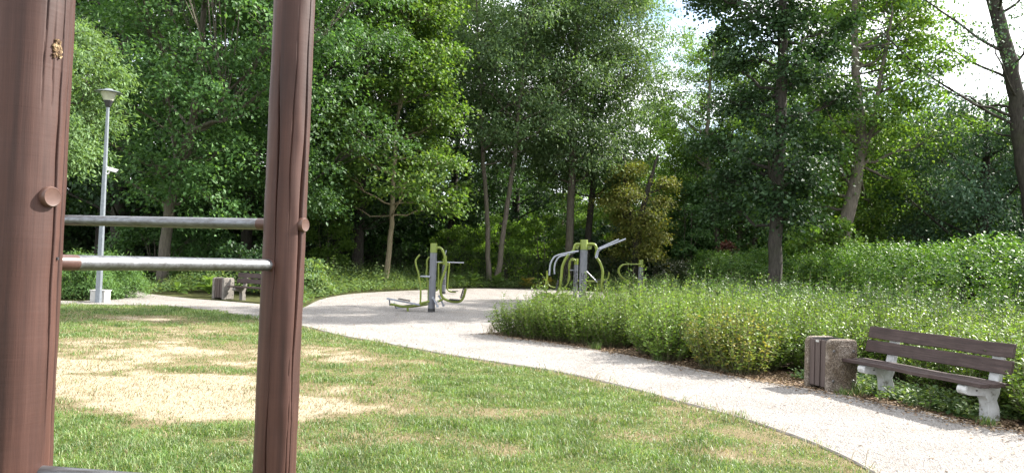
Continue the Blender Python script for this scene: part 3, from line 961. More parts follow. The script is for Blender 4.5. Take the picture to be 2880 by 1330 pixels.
def bin_(label, loc, rz, aged, group):
    """side panels at +-x (rounded slabs across y), slats on -y"""
    W, D, Hh = 0.50, 0.44, 0.68
    t = thing('litter_bin', label, 'litter bin', loc, rz, group)
    am = M['aggregate'] if not aged else M['concrete_raw']
    for s in (-1, 1):
        poly = rounded_rect(D, Hh, 0.075, 6)
        mb = MB()
        n = len(poly)
        x0, x1 = s * (W / 2 - 0.085), s * W / 2
        vs = [(x0, p[0], p[1]) for p in poly] + [(x1, p[0], p[1]) for p in poly]
        mb.add(vs, [tuple(range(n)), tuple(range(n, 2 * n))[::-1]] + [(i, i + n, (i + 1) % n + n, (i + 1) % n) for i in range(n)])
        o = mb.build('side_panel', am, t, False, 0.022, 3)
        poly2 = rounded_rect(D * 0.52, Hh * 0.86, 0.05, 4)
        mb = MB()
        n = len(poly2)
        vs = [(s * (W / 2 - 0.01), p[0] + 0.01, p[1] + 0.02) for p in poly2] + [(s * (W / 2 + 0.012), p[0] + 0.01, p[1] + 0.02) for p in poly2]
        mb.add(vs, [tuple(range(n)), tuple(range(n, 2 * n))[::-1]] + [(i, i + n, (i + 1) % n + n, (i + 1) % n) for i in range(n)])
        mb.build('raised_band', am, o, False, 0.008, 2)
        for by in (-0.15, 0.15):
            for bz in (0.15, 0.53):
                c = MB().lathe([(0.02, -0.002), (0.02, 0.006), (0.012, 0.013)], 12).build('bolt', M['bolt'], o)
                c.rotation_euler = (0, R(90) * s, 0)
                c.location = (s * W / 2, by, bz)
    sw = (W - 0.17) / 3
    for side in (-1, 1):
        for k in range(3):
            x = -W / 2 + 0.085 + sw * (k + 0.5)
            th = 0.028 if k != 1 else 0.036
            MB().box((x, side * (D / 2 - 0.035), 0.355), (sw - 0.022, th, 0.60)).build('slat', M['bin_slat'], t, False, 0.004, 2)
    mb = MB()
    for (cx, cy, sx, sy) in ((0, D / 2 - 0.062, W - 0.18, 0.012), (0, -D / 2 + 0.062, W - 0.18, 0.012), (W / 2 - 0.093, 0, 0.012, D - 0.14), (-W / 2 + 0.093, 0, 0.012, D - 0.14)):
        mb.box((cx, cy, 0.36), (sx, sy, 0.62))
    mb.box((0, 0, 0.06), (W - 0.2, D - 0.15, 0.01))
    mb.build('liner', M['gym_black'], t)
    if not aged:
        MB().box((0.0, -D / 2 + 0.012, 0.635), (0.06, 0.004, 0.026)).build('plate', M['pale_concrete'], t)
    return t
# local x along the bench axis, -y towards the path
bin_('speckled pebble-concrete litter bin with brown slats beside the bench', (4.09 + 0.96 * 0.22 - 0.28 * 0.25, 10.08 + 0.28 * 0.22 + 0.96 * 0.25, 0), AX, False, 'litter bins')
bin_('smooth grey far litter bin near broad-leaved plants and small bench', (-9.02, 24.83, 0), _fa, True, 'litter bins')

# ------------------------------------------------------------------ street lamp, camera, footing
def street_lamp():
    t = thing('street_lamp', 'tall galvanised park lamp with dish-topped lantern behind the lawn', 'lamp', (-11.09, 21.31, 0))
    MB().lathe([(0.085, 0.0), (0.082, 0.9), (0.078, 0.92), (0.066, 2.6), (0.052, 4.4), (0.042, 5.32)], 8).build('pole', M['galv'], t)
    MB().lathe([(0.05, 5.30), (0.075, 5.33), (0.085, 5.40), (0.125, 5.46), (0.128, 5.48)], 24).build('collar', M['black'], t, True)
    MB().lathe([(0.118, 5.47), (0.165, 5.60), (0.205, 5.70), (0.208, 5.74)], 28).build('diffuser', M['diffuser'], t, True)
    MB().lathe([(0.335, 5.70), (0.34, 5.708), (0.29, 5.73), (0.20, 5.755), (0.13, 5.765), (0.10, 5.80), (0.05, 5.81)], 36).build('dish', M['galv'], t, True)
    MB().lathe([(0.05, 5.48), (0.055, 5.56), (0.04, 5.60)], 12).build('lamp_holder', M['pale_concrete'], t)
    return t
street_lamp()
def cctv():
    t = thing('security_camera', 'white bullet security camera on the lamp pole', 'security camera', (-11.03, 21.27, 3.5))
    rot = Matrix.Rotation(R(14), 3, 'Y')
    MB().box((0.19, -0.05, 0.09), (0.27, 0.085, 0.08), rot).build('body', M['white_metal'], t, False, 0.018, 3)
    MB().box((0.185, -0.05, 0.142), (0.30, 0.10, 0.012), rot).build('sun_shield', M['white_metal'], t, False, 0.004, 1)
    MB().tube([(0.0, 0, 0.0), (0.07, -0.02, -0.01), (0.12, -0.05, 0.06)], 0.016, 8).build('bracket', M['white_metal'], t)
    l = MB().lathe([(0.03, 0), (0.03, 0.012)], 16).build('lens', M['black'], t)
    l.rotation_euler = (0, R(104), 0)
    l.location = (0.318, -0.05, 0.058)
cctv()
ub = thing('utility_box', 'pale concrete box at the foot of the lamp pole', 'utility box', (-11.2, 21.62, 0))
MB().box((0, 0, 0.15), (0.40, 0.34, 0.32)).build('body', M['pale_concrete'], ub, False, 0.02, 2)
MB().box((0, 0, 0.325), (0.43, 0.37, 0.035)).build('lid', M['pale_concrete'], ub, False, 0.008, 2)

# ------------------------------------------------------------------ outdoor gym
GLYPH = {  # squarish strokes on a 1 x 1.5 cell, (x0, y0, x1, y1)
    'B': [(0, 0, 0, 1.5), (0, 1.5, 0.9, 1.5), (0.9, 1.5, 0.9, 0.8), (0, 0.75, 1, 0.75), (1, 0.75, 1, 0), (0, 0, 1, 0)],
    'O': [(0, 0, 0, 1.5), (0, 1.5, 1, 1.5), (1, 1.5, 1, 0), (0, 0, 1, 0)],
    'D': [(0, 0, 0, 1.5), (0, 1.5, 0.85, 1.5), (0.85, 1.5, 1, 1.3), (1, 1.3, 1, 0.2), (1, 0.2, 0.85, 0), (0, 0, 0.85, 0)],
    'Y': [(0, 1.5, 0, 0.7), (0, 0.7, 1, 0.7), (1, 1.5, 1, 0.7), (0.5, 0.7, 0.5, 0)],
    'S': [(0, 0, 1, 0), (1, 0, 1, 0.75), (0, 0.75, 1, 0.75), (0, 0.75, 0, 1.5), (0, 1.5, 1, 1.5)],
}
def pylon_text(word, r, z0, size, face, parent):
    """letters climb the post, tops turned to the viewer's left"""
    o_first = None
    sc = size / 1.5
    th = 0.26
    pitch = 1.55
    for li, ch in enumerate(word):
        mb = MB()
        for (x0, y0, x1, y1) in GLYPH[ch]:
            n = 5
            dx, dy = x1 - x0, y1 - y0
            ln = math.hypot(dx, dy)
            ux, uy = dx / ln, dy / ln
            px_, py_ = -uy * th / 2, ux * th / 2
            x0e, y0e, x1e, y1e = x0 - ux * th / 2, y0 - uy * th / 2, x1 + ux * th / 2, y1 + uy * th / 2
            vs, fs = [], []
            for i in range(n + 1):
                q = i / n
                for sg in (-1, 1):
                    gx, gy = x0e + (x1e - x0e) * q + sg * px_, y0e + (y1e - y0e) * q + sg * py_
                    gx += gy * 0.16
                    up = (li * pitch + gx) * sc           # along the post
                    across = (gy - 0.75) * sc             # glyph up = viewer's left
                    an = face - across / r
                    vs.append(((r + 0.0025) * math.cos(an), (r + 0.0025) * math.sin(an), z0 + up))
            for i in range(n):
                fs.append((2 * i, 2 * i + 1, 2 * i + 3, 2 * i + 2))
            mb.add(vs, fs)
        mb.build('letter', M['letter'], parent)

def gym_base(label, loc, r, h, cap, text=None):
    t = thing('gym_station', label, 'exercise machine', loc, 0, 'outdoor gym machines')
    post = MB().lathe([(r, 0.11), (r, h - cap - 0.008)], 32).build('post', M['gym_grey'], t, True)
    MB().lathe([(r * 1.03, 0.0), (r * 1.03, 0.112)], 32).build('base_sleeve', M['gym_black'], t, True)
    MB().lathe([(r * 0.98, h - cap - 0.012), (r * 0.98, h - cap + 0.002)], 32).build('gasket', M['gym_black'], t, True)
    MB().lathe([(r * 1.012, h - cap), (r * 1.012, h - 0.012), (r * 0.97, h)], 32).build('post_cap', M['gym_green'], t, True)
    if text:
        face = math.atan2(-loc[1], -loc[0])
        pylon_text('BODYS', r, text[0], text[1], face + R(text[2]), post)
    return t

def tb(t, name, pts, r, mat='gym_green', y=0.0, ox=0.0, sides=12, per=4, parent=None):
    P = catmull([(p[0] + ox, p[1] + y, p[2]) for p in pts], per) if len(pts) > 2 else [(p[0] + ox, p[1] + y, p[2]) for p in pts]
    return MB().tube(P, r, sides).build(name, M[mat], parent or t, True)

def pad(t, name, a, b, w, th, mat='gym_black', y=0.0, ox=0.0, holes=True):
    """perforated pad from a to b in the x-z plane, w deep along y"""
    A, B = Vector((a[0] + ox, y, a[2])), Vector((b[0] + ox, y, b[2]))
    d = (B - A)
    L = d.length
    d.normalize()
    ang = math.atan2(-d.z, d.x)
    rot = Matrix.Rotation(ang, 3, 'Y')
    mb = MB()
    c = (A + B) / 2
    if holes:
        for k in range(5):
            mb.box(c + d * (L * (k - 2) / 5.0), (L / 5 * 0.62, w, th), rot)
        for s in (-1, 0, 1):
            mb.box(c + Vector((0, s * w * 0.44, 0)) + rot @ Vector((0, 0, -th * 0.15)), (L, w * 0.12, th * 0.6), rot)
    else:
        mb.box(c, (L, w, th), rot)
    return mb.build(name, M[mat], t, False, 0.004, 1)

def gym_a():
    X = -0.07
    t = gym_base('two-sided machine with stepper boards and pedal seat, alone on shaded gravel', (-2.19, 22.2, 0), 0.098, 1.94, 0.265)
    tb(t, 'seat_arm', [(0.087, 0, 1.781), (0.217, 0, 1.823), (0.307, 0, 1.767), (0.373, 0, 1.627), (0.416, 0, 1.476), (0.434, 0, 1.302), (0.386, 0, 1.103), (0.328, 0, 0.905),
                       (0.302, 0, 0.729), (0.32, 0, 0.533), (0.402, 0, 0.405), (0.579, 0, 0.335), (0.776, 0, 0.32), (0.884, 0, 0.357), (0.956, 0, 0.468), (1.013, 0, 0.699)], 0.037, ox=X)
    pad(t, 'seat', (0.556, 0, 0.385), (0.862, 0, 0.373), 0.34, 0.03, ox=X)
    pad(t, 'backrest', (0.955, 0, 0.71), (0.88, 0, 0.43), 0.34, 0.03, ox=X)
    tb(t, 'grip', [(0.404, 0, 1.50), (0.399, 0, 1.639), (0.423, 0, 1.756)], 0.014, 'gym_steel', y=0.05, ox=X)
    MB().lathe([(0.05, 1.50), (0.052, 1.56), (0.05, 1.60)], 16, (0.40 + X, 0, 0)).build('clamp', M['gym_green'], t, True)
    tb(t, 'crank_arm', [(0.381, 0, 0.38), (0.241, 0, 0.313)], 0.03, ox=X)
    MB().tube([(0.241 + X, -0.16, 0.313), (0.241 + X, 0.16, 0.313)], 0.022, 12).build('crank_axle', M['gym_steel'], t, True)
    for (a, b, y) in (((0.12, 0, 0.42), (0.25, 0, 0.19), -0.15), ((0.262, 0, 0.455), (0.39, 0, 0.20), 0.15)):
        p = pad(t, 'pedal', a, b, 0.11, 0.04, 'gym_steel', y, X, False)
        for e in (a, b):
            MB().tube([(e[0] + X, y - 0.06, e[2]), (e[0] + X, y + 0.06, e[2])], 0.035, 14).build('roller', M['gym_steel'], p, True)
    hx = X - 0.01
    tb(t, 'handle', [(-0.278, 0, 1.605), (-0.382, 0, 1.459), (-0.371, 0, 1.306), (-0.295, 0, 1.079), (-0.275, 0, 0.971), (-0.22, 0, 0.667), (-0.214, 0, 0.221)], 0.026, y=-0.22, ox=hx)
    tb(t, 'handle', [(-0.055, 0, 1.558), (-0.121, 0, 1.447), (-0.111, 0, 1.283), (-0.125, 0, 1.086), (-0.109, 0, 0.956), (-0.055, 0, 0.674), (-0.04, 0, 0.282)], 0.026, y=0.24, ox=hx)
    tb(t, 'cross_bar', [(-0.277, -0.22, 0.999), (-0.1, 0.24, 1.01)], 0.02, 'gym_steel', ox=X)
    MB().box((-0.12 + X, -0.1, 1.005), (0.26, 0.05, 0.045)).build('bracket', M['gym_steel'], t, False, 0.006, 1)
    tb(t, 'rail', [(-1.108, 0, 0.189), (-0.966, 0, 0.183), (-0.811, 0, 0.15), (-0.592, 0, 0.14), (-0.376, 0, 0.18), (-0.204, 0, 0.249), (0.034, 0, 0.316)], 0.034, y=-0.05, ox=X)
    tb(t, 'rail', [(-0.592, 0, 0.125), (-0.332, 0, 0.162), (0.036, 0, 0.24)], 0.028, y=0.05, ox=X)
    tb(t, 'foot', [(-0.592, -0.05, 0.14), (-0.588, -0.05, -0.02)], 0.03, ox=X)
    for (a, b, y, pl) in (((-1.169, 0, 0.357), (-0.225, 0, 0.214), -0.2, ((-0.842, 0, 0.365), (-0.512, 0, 0.315))), ((-0.961, 0, 0.075), (-0.224, 0, 0.198), 0.2, ((-0.78, 0, 0.14), (-0.48, 0, 0.19)))):
        o = pad(t, 'step_beam', a, b, 0.05, 0.05, 'gym_steel', y, X, False)
        q = pad(t, 'foot_plate', pl[0], pl[1], 0.17, 0.025, 'gym_black', y, X, False)
    tb(t, 'link', [(-1.092, -0.2, 0.342), (-1.097, -0.05, 0.179)], 0.022, 'gym_steel', ox=X)
    tb(t, 'link', [(-0.985, 0.0, 0.231), (-0.95, 0.2, 0.075)], 0.022, 'gym_steel', ox=X)
gym_a()

def gym_b():
    t = gym_base('machine with hanging green foot swings and long grey crossbar, deep in the gravel area', (-2.82, 33.4, 0), 0.092, 1.49, 0.262, (0.42, 0.17, 10))
    tb(t, 'hand_bar', [(-0.359, -0.05, 1.35), (0.825, -0.05, 1.36)], 0.024, 'gym_steel')
    for sg in (-1, 1):
        y = 0.22 * sg
        pts = [(-0.06, 0, 1.33), (-0.22, 0, 1.312), (-0.24, 0, 1.232), (-0.22, 0, 0.707), (-0.219, 0, 0.247), (-0.314, 0, 0.145), (-0.478, 0, 0.133)] if sg < 0 else \
              [(0.052, 0, 1.341), (0.185, 0, 1.306), (0.19, 0, 1.181), (0.147, 0, 0.391), (0.181, 0, 0.195), (0.305, 0, 0.117), (0.526, 0, 0.109)]
        tb(t, 'swing_arm', pts, 0.034, y=y * 0.4)
        e = pts[-1]
        pad(t, 'foot_plate', (e[0] - 0.16, 0, e[2] + 0.04), (e[0] + 0.1, 0, e[2] + 0.04), 0.30, 0.025, y=y * 0.4)
    tb(t, 'brace', [(-0.264, -0.08, 0.567), (-0.05, -0.04, 0.565)], 0.022)
    tb(t, 'stop', [(0.05, -0.09, 1.22), (0.20, -0.09, 1.25)], 0.03)
gym_b()

def gym_c():
    X = -0.02
    t = gym_base('tallest machine with lettered post and grey lift levers behind the shrubs', (1.88, 20.5, 0), 0.098, 2.14, 0.262, (0.70, 0.115, 12))
    for sg, pts in ((-1, [(-0.053, 0, 2.018), (-0.164, 0, 2.018), (-0.223, 0, 1.966), (-0.244, 0, 1.83)]), (1, [(0.08, 0, 2.023), (0.25, 0, 2.033), (0.322, 0, 1.985), (0.36, 0, 1.86)])):
        a = tb(t, 'top_arm', pts, 0.037, ox=X)
        mb = MB().prism([(sg * 0.09 + X, 1.99), (sg * 0.23 + X, 1.985), (sg * 0.21 + X, 1.90), (sg * 0.13 + X, 1.89)], -0.012, 0.012)
        g = mb.build('gusset', M['gym_green'], a)
        for k in range(3):
            h = MB().lathe([(0.013, -0.014), (0.013, 0.014)], 10).build('hole', M['black'], g)
            h.rotation_euler = (R(90), 0, 0)
            h.location = (sg * (0.13 + 0.035 * k) + X, -0.001, 1.93 + 0.018 * k)
    tb(t, 'lever', [(-0.138, 0, 1.833), (-0.268, 0, 1.809), (-0.449, 0, 1.772), (-0.689, 0, 1.703), (-0.787, 0, 1.619), (-0.853, 0, 1.455), (-0.868, 0, 1.192)], 0.022, 'gym_steel', y=-0.26, ox=X)
    tb(t, 'lever', [(-0.20, 0, 1.80), (-0.367, 0, 1.744), (-0.587, 0, 1.676), (-0.684, 0, 1.542), (-0.718, 0, 1.359), (-0.703, 0, 1.218)], 0.022, 'gym_steel', y=0.26, ox=X)
    tb(t, 'lever_yoke', [(-0.268, -0.26, 1.809), (-0.30, 0, 1.80), (-0.30, 0.26, 1.77)], 0.026, 'gym_steel', ox=X)
    MB().prism([(-0.38 + X, 1.70), (-0.36 + X, 1.80), (-0.15 + X, 1.855), (-0.12 + X, 1.82), (-0.33 + X, 1.76)], -0.05, 0.05).build('pivot_plate', M['gym_steel'], t)
    tb(t, 'seat_frame', [(-0.244, 0, 1.85), (-0.367, 0, 1.734), (-0.463, 0, 1.59), (-0.528, 0, 1.406), (-0.541, 0, 1.183), (-0.564, 0, 0.981), (-0.599, 0, 0.818), (-0.656, 0, 0.716), (-0.735, 0, 0.653),
                         (-0.835, 0, 0.641), (-1.018, 0, 0.675), (-1.138, 0, 0.638), (-1.236, 0, 0.544), (-1.291, 0, 0.392), (-1.299, 0, 0.0)], 0.036, ox=X)
    tb(t, 'leg', [(-0.735, 0, 0.65), (-0.672, 0, 0.574), (-0.609, 0, 0.496), (-0.563, 0, 0.336), (-0.533, 0, 0.0)], 0.034, ox=X)
    pad(t, 'seat', (-1.059, 0, 0.73), (-0.776, 0, 0.70), 0.34, 0.03, ox=X)
    pad(t, 'backrest', (-0.62, 0, 1.07), (-0.66, 0, 0.80), 0.34, 0.03, ox=X)
    for (a, b, y) in (((0.40, 0, 1.90), (1.064, 0, 2.189), -0.26), ((0.40, 0, 1.915), (0.96, 0, 2.19), 0.26)):
        tb(t, 'lever', [a, b], 0.022, 'gym_steel', y=y, ox=X)
    tb(t, 'lever_yoke', [(0.41, -0.26, 1.905), (0.42, 0, 1.91), (0.41, 0.26, 1.92)], 0.026, 'gym_steel', ox=X)
    pv = MB().prism([(0.47 + X, 1.90), (0.455 + X, 1.955), (0.36 + X, 1.90), (0.30 + X, 1.70), (0.335 + X, 1.665), (0.375 + X, 1.69), (0.40 + X, 1.84)], -0.10, -0.07).build('pivot_plate', M['gym_steel'], t)
    for k in range(4):
        h = MB().lathe([(0.012, -0.018), (0.012, 0.018)], 10).build('hole', M['black'], pv)
        h.rotation_euler = (R(90), 0, 0)
        h.location = (0.34 + X + 0.018 * k, -0.085, 1.72 + 0.05 * k)
    tb(t, 'seat_frame', [(0.35, 0, 1.85), (0.341, 0, 1.719), (0.458, 0, 1.541), (0.524, 0, 1.342), (0.521, 0, 1.14), (0.516, 0, 0.978), (0.561, 0, 0.819), (0.624, 0, 0.73), (0.759, 0, 0.65), (0.92, 0, 0.63), (1.1, 0, 0.6), (1.25, 0, 0.4), (1.27, 0, 0.0)], 0.036, ox=X)
    pad(t, 'seat', (0.799, 0, 0.69), (1.061, 0, 0.68), 0.34, 0.03, ox=X)
    pad(t, 'backrest', (0.60, 0, 1.12), (0.61, 0, 0.86), 0.34, 0.03, ox=X)
gym_c()

def gym_d():
    t = gym_base('smaller lettered machine half hidden behind the tall lettered post', (2.80, 34.0, 0), 0.092, 1.71, 0.265, (0.52, 0.13, 10))
    tb(t, 'handle', [(-0.04, 0, 1.62), (-0.182, 0, 1.70), (-0.304, 0, 1.556), (-0.317, 0, 1.254), (-0.272, 0, 0.888), (-0.315, 0, 0.686), (-0.411, 0, 0.532), (-0.55, 0, 0.35), (-0.56, 0, 0.0)], 0.028, y=-0.2)
    tb(t, 'handle', [(-0.04, 0, 1.60), (-0.212, 0, 1.61), (-0.261, 0, 1.29), (-0.288, 0, 0.887), (-0.315, 0, 0.686)], 0.028, y=0.2)
    tb(t, 'cross_bar', [(-0.299, -0.2, 1.195), (-0.081, 0, 1.202)], 0.024, 'gym_steel')
    tb(t, 'side_frame', [(-1.251, 0, 1.138), (-1.238, 0, 0.854), (-1.278, 0, 0.652), (-1.28, 0, 0.40), (-1.20, 0, 0.2), (-0.9, 0, 0.12), (-0.1, 0, 0.12)], 0.032)
    tb(t, 'side_handle', [(-1.183, 0, 0.99), (-1.22, 0, 0.721), (-1.112, 0, 0.491), (-0.85, 0, 0.42)], 0.026, y=0.12)
    tb(t, 'push_bar', [(0.3, 0, 1.31), (0.922, 0, 0.729)], 0.024, 'gym_steel', y=-0.15)
    tb(t, 'seat_frame', [(1.427, 0, 1.165), (1.402, 0, 0.913), (1.254, 0, 0.824), (0.954, 0, 0.763), (0.453, 0, 0.746), (0.08, 0, 0.74)], 0.032)
    tb(t, 'foot', [(0.95, 0, 0.76), (0.95, 0, 0.0)], 0.032)
    pad(t, 'seat', (0.85, 0, 0.82), (1.2, 0, 0.84), 0.32, 0.03)
gym_d()

def gym_e():
    t = gym_base('small lettered machine with a looped green side bar among the shrubs', (5.27, 32.0, 0), 0.095, 1.735, 0.285, (0.62, 0.13, 14))
    for y in (-0.16, 0.16):
        tb(t, 'loop_bar', [(-0.02, 0, 1.555), (-0.627, 0, 1.534), (-0.814, 0, 1.446), (-0.897, 0, 1.279), (-0.841, 0, 1.092), (-0.672, 0, 0.94), (-0.383, 0, 0.746), (-0.08, 0, 0.55)], 0.026, y=y)
    tb(t, 'cross_bar', [(-0.02, -0.16, 1.555), (-0.02, 0.16, 1.555)], 0.03)
gym_e()

# ------------------------------------------------------------------ trees
def straight(h, r, lean=(0, 0), r1=0.05):
    return [[(0, 0, -0.2, r), (lean[0] * 0.25, lean[1] * 0.25, h * 0.28, r * 0.82), (lean[0] * 0.6, lean[1] * 0.6, h * 0.62, r * 0.55), (lean[0], lean[1], h, r1)]]

FG = 'trees around the exercise area'
# left: oak with the pale limb
tree('oak_tree', 'big oak with a crooked sunlit trunk between the brown posts', (-13.23, 30, 0),
     [[(0, 0, -0.2, 0.24), (0.1, 0, 2.2, 0.2), (0.35, 0, 4.4, 0.19), (0.75, 0.1, 5.6, 0.17), (0.9, 0.2, 8, 0.14), (1.2, 0.2, 15, 0.05)],
      [(0.35, 0, 4.3, 0.13), (0.9, -0.5, 5.7, 0.11), (1.9, -1.0, 6.2, 0.07), (2.6, -1.4, 6.2, 0.04)]],
     3.4, 17, 5.2, L_OAK, M['bark_grey'], 21, 44, 18, 78, (0.16, 0.10), offset=(1.2, 0), csize=0.6, group=FG)
tree('oak_tree', 'tall leafy oak filling the upper gap beside the second brown post', (-10.1, 33.5, 0),
     straight(18, 0.3, (0.4, 0)), 3.6, 18, 5.0, L_OAK, M['bark_dark'], 22, 42, 18, 78, (0.16, 0.10), csize=0.6, group=FG)
tree('robinia_tree', 'pale feathery robinia just behind the lamp and near brown post', (-13.35, 22.7, 0),
     straight(8.6, 0.13, (0.2, 0)), 4.0, 8.0, 1.75, L_ROBINIA, M['bark_grey'], 23, 26, 16, 75, (0.13, 0.045), csize=0.5, droop=0.5, group=FG)
# young maple in front of the hedge
maple = tree('maple_tree', 'young maple with slim pale trunk behind the two-sided machine', (-6.01, 38, 0),
     [[(0, 0, -0.2, 0.15), (0.12, 0, 2.0, 0.125), (0.2, 0, 4.0, 0.115), (0.25, 0.1, 8, 0.085), (0.6, 0.1, 13, 0.04), (0.7, 0, 18, 0.02)]],
     3.9, 19, 4.1, L_MAPLE, M['bark_light'], 24, 44, 17, 62, (0.17, 0.13), prof='cone', flat=0.35, csize=0.6, group=FG, limb_r=0.22)
# twin-stemmed tree
tree('twin_stemmed_tree', 'tree with two slim diverging stems rising behind the gravel', (-1.01, 44, 0),
     [[(-0.05, 0, -0.2, 0.2), (-0.28, 0, 1.2, 0.15), (-0.42, 0, 4, 0.13), (-0.78, 0, 7.5, 0.11), (-1.1, 0.2, 11, 0.08), (-1.6, 0.2, 18, 0.03)],
      [(0.1, 0, -0.2, 0.2), (0.38, 0, 1.4, 0.16), (0.62, 0.1, 4, 0.14), (1.0, 0.1, 7.5, 0.12), (1.2, 0.2, 11, 0.09), (1.7, 0.2, 18, 0.03)]],
     7.6, 20, 4.6, L_ASH, M['bark_grey'], 25, 42, 16, 74, (0.21, 0.085), csize=0.72, flat=0.6, droop=0.5, group=FG, gap=0.05)
# pair of ashes
tree('ash_tree', 'tall ash with the straighter trunk, behind the tall lettered machine', (3.39, 47, 0), straight(22, 0.27, (0.2, 0)), 7.0, 21, 4.8, L_ASH, M['bark_grey'], 26, 48, 17, 70,
     (0.21, 0.085), csize=0.75, flat=0.6, droop=0.5, group=FG, gap=0.03)
tree('ash_tree', 'tall ash just behind and beside its straighter twin', (4.5, 49, 0), straight(20, 0.24, (1.6, 0.3)), 6.0, 20, 4.9, L_ASH, M['bark_dark'], 27, 48, 16, 68,
     (0.21, 0.085), csize=0.75, flat=0.6, droop=0.5, group=FG, gap=0.03)
tree('chestnut_tree', 'small chestnut with scorched yellow-brown leaves and a dark forked trunk', (7.3, 46, 0),
     [[(0, 0, -0.2, 0.26), (0, 0, 2.5, 0.22), (0.3, 0, 5, 0.16), (1.1, 0, 8, 0.06)], [(0, 0, 2.3, 0.16), (-0.6, 0, 5, 0.12), (-0.9, 0, 8, 0.05)]],
     1.8, 7.2, 2.0, L_OLIVE, M['bark_dark'], 28, 22, 13, 60, (0.16, 0.08), csize=0.5, group=FG)
tree('slender_tree', 'slender airy tree with bare lower stem right of the scorched chestnut', (13.6, 50, 0),
     [[(0, 0, -0.2, 0.24), (-0.6, 0, 3.6, 0.2), (-1.2, 0, 7.2, 0.17), (-1.4, 0, 10.8, 0.12), (-1.0, 0, 17, 0.03)]],
     5.4, 17.0, 3.5, L_LIGHT, M['bark_grey'], 29, 40, 15, 62, (0.16, 0.07), csize=0.5, droop=0.4, group=FG, gap=0.06, back=2.0)
tree('slender_tree', 'several-stemmed slender tree left of the dark straight trunk', (14.6, 51, 0),
     [[(0, 0, -0.2, 0.24), (0.1, 0, 3.5, 0.19), (0.2, 0, 8, 0.12), (0.3, 0, 14, 0.04)], [(0.3, 0.3, -0.2, 0.18), (1.1, 0.3, 3, 0.14), (1.9, 0.3, 7, 0.07)]],
     4.2, 15.2, 4.0, L_MAPLE, M['bark_grey'], 30, 38, 15, 60, (0.16, 0.09), csize=0.5, group=FG, gap=0.1)
tree('dark_maple_tree', 'maple with dark straight trunk rising out of the shrub bed', (8.35, 25, 0),
     [[(0, 0, -0.2, 0.25), (0, 0, 1.5, 0.215), (0.02, 0, 4, 0.2), (0.1, 0, 8, 0.17), (0.0, 0, 12, 0.1), (0.1, 0, 17, 0.03)]],
     3.3, 17.5, 2.55, L_DARK, M['bark_dark'], 31, 50, 15, 82, (0.125, 0.10), prof='column', flat=0.4, csize=0.5, group=FG, gap=0.06, back=0.7)
tree('leaning_maple_tree', 'maple with grey leaning trunk and yellow-green crown behind the hedge', (12.75, 31, 0),
     [[(-0.25, 0, -0.2, 0.34), (0.13, 0, 2.4, 0.29), (0.58, 0, 4.4, 0.25), (0.88, 0, 6.4, 0.22), (0.9, 0.1, 7.7, 0.2), (0.7, 0.2, 9.5, 0.16), (0.6, 0.2, 12.3, 0.1), (0.5, 0.3, 16, 0.04)],
      [(0.8, 0, 5.6, 0.13), (1.5, 0.2, 8, 0.1), (2.2, 0.4, 12, 0.04)]],
     4.2, 14.5, 3.9, L_MAPLE, M['bark_grey'], 32, 44, 16, 74, (0.135, 0.10), flat=0.4, csize=0.55, offset=(1.4, 0), group=FG, gap=0.1, back=2.4)
tree('leaning_robinia_tree', 'thin-leaved tree whose dark trunk leans in at the right edge', (20.2, 30, 0),
     [[(0, 0, -0.2, 0.42), (-0.3, 0, 3.5, 0.36), (-0.83, 0, 6.45, 0.31), (-1.09, 0, 8.36, 0.29), (-1.43, 0, 10.1, 0.27), (-2.0, 0, 12.2, 0.25), (-3.0, 0, 17, 0.1)]],
     7.0, 18.0, 4.6, L_BLUE, M['bark_dark'], 33, 26, 10, 60, (0.15, 0.075), csize=0.6, droop=0.6, group=FG, gap=0.4, offset=(-3.0, 0), limb_r=0.3)
tree('dense_tree', 'dense bluish-green tree drooping over the hedge at the right edge', (20.4, 34, 0),
     straight(9.5, 0.3), 1.6, 9.0, 4.3, L_BLUE, M['bark_dark'], 34, 36, 16, 64, (0.17, 0.08), csize=0.6, droop=0.6, group=FG)

# woods behind: prototypes copied with their parts
BGN = 'woodland trees behind the hedges'
protos = [
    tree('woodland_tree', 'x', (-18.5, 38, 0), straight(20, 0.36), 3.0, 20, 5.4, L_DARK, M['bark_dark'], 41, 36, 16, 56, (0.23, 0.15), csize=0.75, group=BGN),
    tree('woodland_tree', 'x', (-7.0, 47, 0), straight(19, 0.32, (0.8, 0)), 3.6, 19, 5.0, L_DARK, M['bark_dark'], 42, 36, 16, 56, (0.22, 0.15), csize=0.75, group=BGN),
    tree('woodland_tree', 'x', (9, 66, 0), straight(15, 0.26), 2.6, 15, 4.6, L_MAPLE, M['bark_grey'], 43, 32, 15, 56, (0.22, 0.14), csize=0.7, group=BGN),
    tree('woodland_tree', 'x', (20, 50, 0), straight(13, 0.24), 2.0, 13, 4.4, L_OAK, M['bark_grey'], 44, 32, 15, 56, (0.22, 0.14), csize=0.7, group=BGN),
]
_used = [False] * 4
ZONES = [(760, 'seen between the two brown posts'), (1000, 'just right of the second brown post'), (1200, 'behind the young maple'), (1500, 'behind the twin-stemmed tree'),
         (1720, 'behind the pair of tall ashes'), (1900, 'behind the scorched chestnut'), (2120, 'behind the slender trees'), (2330, 'behind the dark straight trunk'),
         (2600, 'behind the leaning grey trunk'), (9999, 'beyond the right end of the hedge')]
def zone(x, y):
    p = 1440 + 2217 * x / y
    return next(z for lim, z in ZONES if p < lim)
ORD = ['nearest', 'second nearest', 'third nearest', 'fourth nearest', 'fifth nearest', 'sixth nearest', 'seventh nearest', 'eighth nearest', 'ninth nearest', 'tenth nearest', 'eleventh nearest', 'twelfth nearest']
wooded = []
rgw = random.Random(7)
